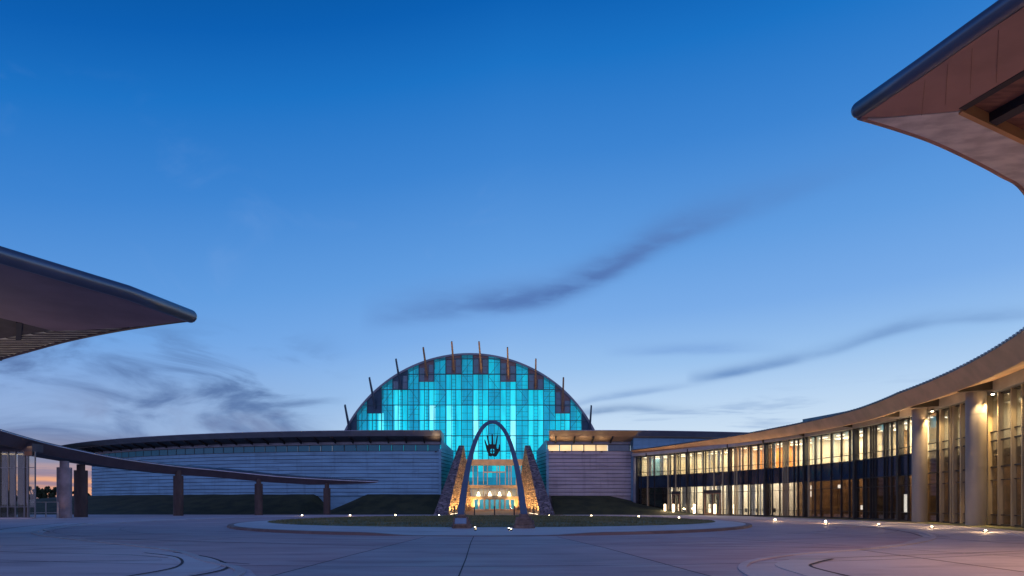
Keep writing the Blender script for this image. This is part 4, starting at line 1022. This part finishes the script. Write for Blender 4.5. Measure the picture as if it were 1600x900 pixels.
# brackets under the soffit
for px in (1013, 1078, 1141, 1198, 1262, 1338, 1413, 1476, 1562):
    a = ang_of(px); ov, ze, zf, bt = interp(cp(a).y, RT); w = Vector((-sin(a), cos(a), 0)) * .13
    p0, p1 = cp(a, -.52, bt - .62), cp(a, -ov + .95, zf - .06); q0, q1 = cp(a, -.5, bt + .02), cp(a, -ov + .95, zf + .05)
    m_ = MB(); m_.hexa([p0 - w, p0 + w, p1 + w, p1 - w, q0 - w, q0 + w, q1 + w, q1 - w]); m_.build('bracket', 'beam', gb)
# large round columns with downlights
for px, r_, en in ((1437, .60, 2400), (1525, .66, 2600), (1640, .79, 2000)):
    lo_, hi_ = -.9, .6
    for _ in range(50):
        a = (lo_ + hi_) / 2; p_ = cp(a, -1.15)
        if p_.x / p_.y * F + 800 > px: lo_ = a
        else: hi_ = a
    m_ = MB()
    for z0_, z1_ in ((.05, 4.2), (4.23, 8.1), (8.13, 9.75)): m_.cyl(p_.x, p_.y, z0_, z1_, r_, 56)
    m_.cyl(p_.x, p_.y, .0, 9.7, r_ - .03, 32)
    o = m_.build('column', 'column', gb); sharpen(o.data)
    d_ = Vector((-cos(a - .9), -sin(a - .9), 0))
    lp = p_ + Vector((.5, -.86, 0)) * (r_ + .45); m_ = MB(); m_.cyl(lp.x, lp.y, 9.5, 9.66, .12, 12); m_.build('downlight', 'dark', gb)
    m_ = MB(); m_.cyl(lp.x, lp.y, 9.44, 9.5, .10, 12); m_.build('downlight_lens', 'lampwarm', gb)
    light('SPOT', (lp.x, lp.y, 9.38), en, (1, .62, .24), gb, target=(p_.x, p_.y, 1.5), size=.06, spot=72, blend=.8)
# soffit wash: area lights added in mid-air below the band course, without fixtures
for b in range(len(A_) - 1):
    am = (A_[b] + A_[b + 1]) / 2; arc = (A_[b] - A_[b + 1]) * CR; ov, ze, zf, bt = interp(cp(am).y, RT)
    light('AREA', cp(am, -1.1, 8.9), 30 if b < 7 else 60, (1, .62, .28), gb, target=cp(am, -2.6, 12), size=arc * .9, size_y=.2)
# warm fin grazing on the tall bays
for px in (1480, 1565, 1600):
    a = ang_of(px); light('SPOT', cp(a, -1.3, 9.2), 700, (1, .70, .34), gb, target=cp(a, .3, 0), size=.1, spot=110, blend=.8)
# lawn strip along the building
m_ = MB(); curved(m_, ang_of(1205), aE, -2.6, -.25, -.01, .06, 60); struct('grass_verge', m_, 'grass')
m_ = MB(); curved(m_, ang_of(1035), aE, -4.4, -2.6, -.01, .035, 70); struct('footpath', m_, 'conc')
m_ = MB(); m_.face([(21.0, 33.5, .02), (24, 30.5, .02), (34.5, 36.5, .02), (34.6, 46, .02), (30.5, 43, .02), (25.5, 36.5, .02)]); 
# bollard lamps by the doors
bl = None
for px, lb in ((1051, 'leftmost glowing upright lamp, beside the single door'), (1064.3, 'second glowing upright lamp from the left, right of the single door'), (1098, 'glowing upright lamp left of the double door'), (1131.3, 'glowing upright lamp right of the double door')):
    p_ = cp(ang_of(px), -1.6)
    if bl is None:
        bl = thing('bollard_lamp', (p_.x, p_.y, 0), lb, 'lamp', 'upright lamps at the glass building doors')
        m_ = MB(); m_.cyl(p_.x, p_.y, 0, .28, .16, 16); m_.build('base', 'dark', bl); m_ = MB(); m_.cyl(p_.x, p_.y, .28, 1.62, .145, 16); m_.build('light_tube', 'lamptube', bl, smooth=False)
        m_ = MB(); m_.cyl(p_.x, p_.y, 1.62, 1.70, .17, 16); m_.build('cap', 'dark', bl)
        light('POINT', (p_.x - .35, p_.y - .35, .9), 60, WARM, bl, size=.15)
    else:
        c = copy_tree(bl); c.location = (p_.x, p_.y, 0); c['label'] = lb

# ------------------------------------------------------------------ low crescent canopy on the left
LP = [(591, 752.5, 106), (510, 748.8, 104.5), (440, 744.5, 102.5), (403, 741, 101), (340, 734.5, 98.5), (277, 728.5, 95), (189, 716.5, 88.5), (111, 701, 82), (60, 689, 77), (0, 671.5, 70), (-80, 645, 62), (-190, 600, 54)]
NP = [at(*q) for q in LP]
def cr(pts, k=8): return [Vector(q) for q in smooth_pts([tuple(p_) for p_ in pts], k)]
E = cr(NP)
lc = thing('crescent_canopy', (-40, 98, 0), 'long low crescent canopy on the left tapering to a point, carried on posts', 'canopy')
r1 = []; r2 = []; r3 = []
n_ = len(E)
for i, p_ in enumerate(E):
    t_ = (E[min(i + 1, n_ - 1)] - E[max(i - 1, 0)]); t_.z = 0; t_.normalize(); nb = Vector((t_.y, -t_.x, 0)); f = i / (n_ - 1)
    w = .15 + 5.6 * min(1, (f * 2.3)) ** .8; th = .10 + .78 * min(1, f * 8) ** .7 + .45 * f
    # lip, fascia slanting back, soffit, roof rising back
    r1.append([p_, p_ + nb * .0 + Vector((0, 0, -.10)), p_ + nb * w + Vector((0, 0, .10)), p_ + nb * w + Vector((0, 0, .16 + w * .075)), p_ + nb * w * .5 + Vector((0, 0, .05 + w * .05))])
    r2.append([p_ + Vector((0, 0, -.11)), p_ + nb * min(.8, w * .3) + Vector((0, 0, -th)), p_ + nb * min(1.0, w * .4) + Vector((0, 0, -th)), p_ + nb * min(1.0, w * .4) + Vector((0, 0, -.06))])
    r3.append([p_ + nb * min(1.0, w * .4) + Vector((0, 0, -th + .03)), p_ + nb * w * .98 + Vector((0, 0, -th * .75)), p_ + nb * w * .98 + Vector((0, 0, 0)), p_ + nb * min(1.0, w * .4) + Vector((0, 0, -.05))])
m_ = MB(); m_.loft(r1); m_.build('roof', 'roofm', lc); m_ = MB(); m_.loft(r2); m_.build('fascia', 'darkfascia', lc); m_ = MB(); m_.loft(r3); m_.build('soffit', 'soffitdark', lc)
m_ = MB(); m_.tube([p_ + Vector((0, 0, -.05)) for p_ in E], .065, 8); m_.build('edge_trim', mat('edge_trim', (.62, .62, .68), .35, .4), lc, smooth=True)
ribs = MB()
for i in range(0, n_ - 1):
    for s_ in (0, .25, .5, .75):
        p_ = E[i].lerp(E[i + 1], s_); t_ = (E[i + 1] - E[i]); t_.z = 0; t_.normalize(); nb = Vector((t_.y, -t_.x, 0))
        f = (i + s_) / (n_ - 1); w = .15 + 5.6 * min(1, (f * 2.3)) ** .8
        ribs.bar(p_ + nb * .05 + Vector((0, 0, .05)), p_ + nb * w * .98 + Vector((0, 0, .22 + w * .075)), .1, .13)
ribs.build('roof_seam', 'roofm', lc)
for px, Y, r_, zt, mt in ((510, 104.6, .54, 762, 'rust'), (403, 101.5, .58, 755, 'rust'), (277, 95.5, .66, 742, 'rust'), (124, 85.5, .76, 733, 'rust'), (98, 80.5, .78, 728, 'palecol')):
    X = gx(px, Y); z1 = hz(zt - 5, Y); m_ = MB(); m_.cyl(X, Y + .3, 0, z1 - .55, r_, 32); m_.cyl(X, Y + .3, z1 - .55, z1 + .2, r_ * .62, 24)
    o = m_.build('post', mt, lc); sharpen(o.data)
light('SPOT', (gx(95, 80) + .6, 78.6, .2), 30, (1, .55, .4), lc, target=(gx(97, 80), 80.4, 3), size=.1, spot=60)
# glass lobby under it
gp = thing('glass_lobby', (gx(20, 76), 76, 0), 'glass-walled lobby with beige fins under the left crescent canopy', 'building')
zt = hz(706, 76)
def finbox(px0, px1, Y, m, nm, z0=.1, z1=zt, d=.35):
    m_ = MB(); m_.box(gx(px0, Y), gx(px1, Y), Y - d / 2, Y + d / 2, z0, z1); return m_.build(nm, m, gp)
for a, b in ((-60, -52), (-45, -30), (-20, -10), (1.8, 10.6), (15.6, 23.6), (29.5, 38), (39.4, 43.8)): finbox(a, b, 76, 'lobbyfin' if b < 39 else 'brown', 'fin')
m_ = MB()
for q in (0, 12.5, 24.5, 38.6, 44.4, 55.5): m_.box(gx(q, 75.6) - .05, gx(q, 75.6) + .05, 75.5, 75.62, .1, zt)
for z in (hz(731, 76), hz(792, 76), .14): m_.box(gx(-60, 75.6), gx(55.5, 75.6), 75.52, 75.6, z - .04, z + .04)
m_.build('mullion', mat('pale_mullion', (.22, .21, .21), .4, .5), gp)
m_ = MB(); m_.box(gx(-60, 75.6), gx(55.4, 75.6), 75.62, 75.65, .14, zt); m_.build('window', 'pglass', gp)
m_ = MB(); m_.box(gx(-60, 76), gx(56, 76), 75.4, 77.2, zt, zt + .9); m_.build('header_beam', 'darkfascia', gp)
m_ = MB(); m_.box(gx(44, 76), gx(55.6, 76), 75.4, 75.49, zt - .45, zt); m_.build('header_panel', 'brown', gp)
m_ = MB(); m_.box(gx(-60, 76), gx(56, 76), 75.3, 79, 0, .1); m_.build('floor', 'conc', gp)
light('AREA', (gx(0, 76), 74.6, zt - .2), 14, (1, .74, .4), gp, target=(gx(5, 76), 77, 0), size=4, size_y=.4)
light('AREA', (gx(20, 72), 73.5, 8.0), 22, (1, .70, .42), lc, target=(gx(40, 72), 74, 0), size=6, size_y=.5)
rl = thing('railing', (gx(70, 80), 79.2, 0), 'thin metal railing between the glass lobby and the pale post', 'railing')
m_ = MB(); Yr = 79.2
for q in (46, 71.6, 90.6): m_.bar((gx(q, Yr), Yr, 0), (gx(q, Yr), Yr, hz(784.5, Yr)), .09)
m_.build('upright', mat('railing_metal', (.5, .48, .46), .4, .4), rl); m_ = MB()
for y in (784.5, 801): m_.bar((gx(46, Yr), Yr, hz(y, Yr)), (gx(91, Yr), Yr, hz(y, Yr)), .07)
m_.build('rail', MATS['railing_metal'], rl)

# ------------------------------------------------------------------ near roof tips
def plan(px, py, z): Y = (z - EYE) * F / (788 - py); return Vector((gx(px, Y), Y, z))
def near_canopy(label, zc, edge_up, edge_lo, fold, brown_poly, pale_poly, rec, pale_mat, brown_mat, tub=.15, slats=False):
    o = thing('roof_tip', plan(*edge_up[0], zc), label, 'canopy', 'pointed roof ends near the camera')
    eu = [plan(*q, zc) if len(q) == 2 else Vector(q) for q in edge_up]; lo = cr([plan(*q, zc) if len(q) == 2 else Vector(q) for q in edge_lo], 6)
    # roof deck: solid between the two edges
    m_ = MB(); up = Vector((0, 0, .34)); outline = [q for q in lo] + list(reversed(eu[1:]))
    m_.prism([(q.x, q.y) for q in outline], zc + .23, zc + .28); m_.build('roof_deck', 'roofm', o)
    m_ = MB(); m_.tube([q + Vector((0, 0, .13)) for q in eu], tub, 20); 
    q = eu[0] + Vector((0, 0, .13)); rg = []
    for k in range(1, 8):
        ph = k / 8 * pi; rg.append([(q.x + tub * sin(ph) * cos(2 * pi * j / 16), q.y + tub * sin(ph) * sin(2 * pi * j / 16), q.z - tub * cos(ph)) for j in range(16)])
    m_.loft(rg); m_.build('bullnose_edge', 'bull', o, smooth=True)
    m_ = MB(); m_.tube([q + Vector((0, 0, .03)) for q in lo], .07, 10); m_.build('edge_trim', brown_mat if not slats else 'darkfascia', o, smooth=True)
    def poly(nm, pts, mt, dz=0, th=.06):
        m_ = MB(); P = [plan(*q, zc) if len(q) == 2 else Vector(q) for q in pts]; m_.prism([(q.x, q.y) for q in P], zc + dz, zc + dz + th); return m_.build(nm, mt, o)
    poly('brown_soffit', brown_poly, brown_mat, -.02, .13)
    return o, poly, lo, eu
M['bull'] = mat('bullnose_metal', (.16, .19, .24), .33, .65, var=.08, scale=.6)
M['nbrown'] = mat('near_soffit', (.40, .235, .18), .5, .15, var=.16, scale=.55)
M['nbrownL'] = mat('near_soffit_left', (.27, .18, .20), .5, .15, var=.16, scale=.4)
M['npale'] = mat('near_pale_soffit', (.68, .66, .58), .55, .2, var=.2, scale=1.4, stretch=(1, 2.2, 1))
M['nwood'] = mat('near_wood', (.22, .10, .065), .6, 0, var=.3, scale=2, stretch=(1, 5, 1))
M['trimor'] = mat('trim_orange', (.55, .30, .10), .5, .1, var=.1)
ZR = 9.0
eu = [(1343, 182), (1440, 116), (1520, 60), (1600, 5), (9.0, 7.0, ZR), (11.2, 3.5, ZR)]
lo = [(1343, 184), (1400, 201), (1460, 222), (1520, 250), (1565, 274), (1600, 298), (14.6, 18.6, ZR), (18.2, 22.8, ZR), (23.5, 28, ZR)]
far = [(28, 26, ZR), (26, 12, ZR), (18, 3, ZR)]
o, poly, loR, euR = near_canopy('reddish brown roof tip jutting in at the upper right', ZR, eu + [(18, 3, ZR), (26, 12, ZR)], lo, None,
    [(1346, 181.5), (1380, 182), (1440, 177), (1495, 172), (1503, 170), (1600, 109), (10.4, 9.5, ZR), (12.6, 6.6, ZR), (11.0, 3.6, ZR), (9.0, 7.0, ZR), (1600, 9), (1520, 63), (1440, 119)], None, None, 'npale', 'nbrown')
def polyz(o, nm, pts, zc, z0, z1, mt):
    P = [plan(*q, zc) if len(q) == 2 else Vector(q) for q in pts]; m_ = MB(); m_.prism([(q.x, q.y) for q in P], z0, z1); return m_.build(nm, mt, o)
pale = [q for q in [(1350, 184.5), (1400, 200), (1460, 221), (1520, 249), (1565, 273), (1600, 297), (14.6, 18.5, ZR), (18, 22.7, ZR), (20, 21.5, ZR), (16, 16.6, ZR), (1650, 246), (1600, 221), (1550, 195), (1503, 172.5), (1495, 173), (1440, 178), (1380, 183)]]
polyz(o, 'pale_soffit', pale, ZR, ZR - .02, ZR + .11, 'npale')
tr = [plan(1501, 172, ZR), plan(1600, 219, ZR), Vector((16, 16.5, ZR)), Vector((20, 21.4, ZR))]
m_ = MB(); rg = [[q + Vector((0, -.05, -.05)), q + Vector((0, .06, -.05)), q + Vector((0, .06, .16)), q + Vector((0, -.05, .16))] for q in tr]; m_.loft(rg); m_.build('recess_trim', 'trimor', o)
polyz(o, 'recess_ceiling', [(1490, 172), (1600, 100), (11.5, 9.0, ZR), (20, 12, ZR), (24, 22, ZR), (19, 21, ZR), (1600, 232)], ZR, ZR + .16, ZR + .21, 'nwood')
def beamq(o, a, b, w, z0, z1, mt='beam'):
    a = Vector(a); b = Vector(b); u = (b - a); m_ = MB(); m_.obox((a + b) / 2, (u.x, u.y), u.length / 2, w / 2, z0, z1); return m_.build('soffit_beam', mt, o)
a = plan(1503, 169, ZR); b = plan(1600, 112, ZR); beamq(o, a, a + (b - a) * 3, .16, ZR - .03, ZR + .16)
a = plan(1550, 193, ZR); b = plan(1600, 166, ZR); beamq(o, a, a + (b - a) * 8, .26, ZR - .02, ZR + .16)
a = plan(1618, 222, ZR); beamq(o, a, a + (b - plan(1550, 193, ZR)) * 8, .26, ZR - .02, ZR + .16)
# panel seams of the brown soffit
m_ = MB(); e0 = plan(1440, 117, ZR); e1 = plan(1600, 7, ZR); f0 = plan(1440, 178, ZR); f1 = plan(1600, 108, ZR)
for k in range(5):
    t = k / 4; a = e0.lerp(e1, t) + Vector((.12, .1, 0)); b = f0.lerp(f1, t); m_.bar((a.x, a.y, ZR - .024), (b.x, b.y, ZR - .024), .006, .01)
m_.build('panel_seam', 'nwood', o)
# downlights recessed in the near canopy
for (x, y) in ((14.5, 12.5), (18.5, 17.0), (15.5, 6.5)):
    m_ = MB(); m_.cyl(x, y, ZR - .04, ZR + .02, .14, 14); m_.build('downlight', 'lampwarm', o)
    light('SPOT', (x, y, ZR - .1), 1700, (1, .50, .22), o, target=(x + 1, y + 3, 0), size=.1, spot=140, blend=.9)

ZL = 9.0
euL = [(297, 499), (200, 463), (100, 434), (0, 405), (-120, 366), (-22, 12, ZL)]
loL = [(297, 501), (250, 507), (200, 514.5), (150, 523.5), (100, 534.5), (50, 548), (0, 562), (-60, 582), (-140, 612), (-50, 46, ZL)]
o2, poly2, lo2, eu2 = near_canopy('dark roof tip jutting in from the left with a striped pale soffit', ZL, euL + [(-40, 8, ZL), (-55, 30, ZL)], loL, None,
    [(290, 500), (200, 466), (100, 438), (0, 409), (-120, 371), (-22, 12.4, ZL), (-34, 14, ZL), (-120, 470), (0, 496), (30, 503), (85, 517), (150, 514), (220, 509), (270, 503)], None, None, 'npale', 'nbrownL', tub=.26, slats=True)
polyz(o2, 'recess_ceiling', [(85, 517), (0, 497), (-120, 470), (-34, 14, ZL), (-46, 24, ZL), (-44, 36, ZL), (-60, 546), (0, 531)], ZL, ZL + .06, ZL + .12, 'soffitdark')
for k in range(5):
    a = plan(30 - k * 45, 503 - k * 9, ZL); b = a + Vector((-2.2, 3.0, 0)); beamq(o2, a, b, .2, ZL - .04, ZL + .06)
polyz(o2, 'pale_soffit', [(280, 502.4), (250, 506), (200, 513.5), (150, 522.5), (100, 533.5), (50, 547), (0, 561), (-60, 581), (-140, 611), (-140, 575), (-60, 547), (0, 531), (85, 517.5), (150, 514.5), (220, 509.5)], ZL, ZL + .04, ZL + .11, 'npale')
m_ = MB()
Yb = 28.3
while Yb < 40:
    ex = max((q for q in lo2 if q.y > 27.5), key=lambda q: -abs(q.y - Yb)); fx = -19.5 - (Yb - 29.1) * 2.27 if Yb > 29.1 else -19.5 + (29.1 - Yb) * 3.2
    if ex.x - .15 > fx: m_.box(fx, ex.x - .15, Yb, Yb + .15, ZL + .015, ZL + .04)
    Yb += .36
m_.build('batten', 'soffitdark', o2)
ul = thing('fill_uplight', (-27, 31, 0), 'added unseen ground lamp brightening the soffit of the left roof tip', 'lamp')
m_ = MB(); m_.cyl(-27, 31, 0, .16, .14, 14); m_.build('housing', 'dark', ul); m_ = MB(); m_.cyl(-27, 31, .16, .18, .11, 14); m_.build('lens', 'lampground', ul)
light('SPOT', (-27, 31, .3), 900, (1, .72, .5), ul, target=(-21, 31.5, 9), size=.1, spot=95, blend=.9)  # unseen spot added to brighten the striped soffit
for (x, y) in ((-24, 24), (-30, 33)):
    m_ = MB(); m_.cyl(x, y, ZL - .04, ZL + .05, .12, 14); m_.build('downlight', 'dark', o2)

# ------------------------------------------------------------------ trees on the left horizon
def tree(px, top, Y, wpx, label, seed):
    rd = random.Random(seed); X = gx(px, Y); H_ = hz(top, Y); Wd = wpx * Y / F
    t_ = thing('tree', (X, Y, 0), label, 'tree', 'trees beyond the left wing')
    m_ = MB(); m_.tube([(X, Y, -.5), (X + .1, Y, H_ * .3), (X + .25 * rd.uniform(-1, 1), Y, H_ * .6)], [.3, .22, .1], 8); tips = []
    for k in range(7):
        a = rd.random() * 2 * pi; z0 = H_ * rd.uniform(.25, .5); e = (X + cos(a) * Wd * .4 * rd.random(), Y + sin(a) * Wd * .4, H_ * rd.uniform(.6, .92)); m_.tube([(X, Y, z0), ((X + e[0]) / 2, (Y + e[1]) / 2, (z0 + e[2]) / 2 + .2), e], [.12, .08, .03], 5); tips.append(e)
    m_.build('trunk', 'bark', t_)
    m_ = MB()
    cl = [(X + rd.uniform(-.5, .5) * Wd, Y + rd.uniform(-.5, .5) * Wd, H_ * rd.uniform(.35, .95), Wd * rd.uniform(.10, .2)) for _ in range(15)] + [(e[0], e[1], e[2], Wd * .14) for e in tips]
    for cx, cy, cz, cr_ in cl:
        cz -= max(0, (abs(cx - X) / (Wd * .5)) ** 2 * H_ * .3)
        for _ in range(85):
            d = Vector((rd.gauss(0, 1), rd.gauss(0, 1), rd.gauss(0, 1))).normalized() * cr_ * rd.random() ** .4; q = Vector((cx, cy, cz)) + d; q.z = min(q.z, H_)
            u = Vector((rd.gauss(0, 1), rd.gauss(0, 1), rd.gauss(0, 1))).normalized() * rd.uniform(.12, .3); v = u.orthogonal().normalized() * rd.uniform(.08, .18)
            m_.face([q - u, q - v, q + u, q + v])
    m_.build('crown', 'leaf', t_)
for i, (px, top, Y, w, lb) in enumerate([(-25, 756, 150, 40, 'tree seen through the lobby glass at the left edge'), (8, 762, 155, 34, 'tree half hidden behind the beige lobby fins'), (52, 759, 150, 20, 'rounded tree seen through the last lobby pane'), (66, 761, 158, 22, 'tree with gaps just right of the lobby glass'),
        (80, 758, 150, 22, 'tallest tree against the orange glow left of the pale post'), (106, 765, 160, 10, 'small tree glimpsed between the pale and dark posts'), (112, 768, 150, 12, 'low tree right beside the pale post'), (135, 769, 150, 13, 'small tree at the left foot of the curved wing')]):
    tree(px, top, Y, w, lb, 30 + i)
m_ = MB(); rd = random.Random(9)
for _ in range(9000):
    X = rd.uniform(-150, -84); Y = rd.uniform(150, 178); zt_ = 2.6 + 1.2 * noise.noise(Vector((X * .12, 0, 0))); q = Vector((X, Y, zt_ * rd.random() ** .6)); u = Vector((rd.gauss(0, 1), rd.gauss(0, 1), rd.gauss(0, 1))).normalized() * .5; v = u.orthogonal().normalized() * .3
    m_.face([q - u, q - v, q + u, q + v])
tag(m_.build('shrub_belt', 'leaf'), kind='stuff', label='dark undergrowth below the trees on the left horizon', cat='shrubs')
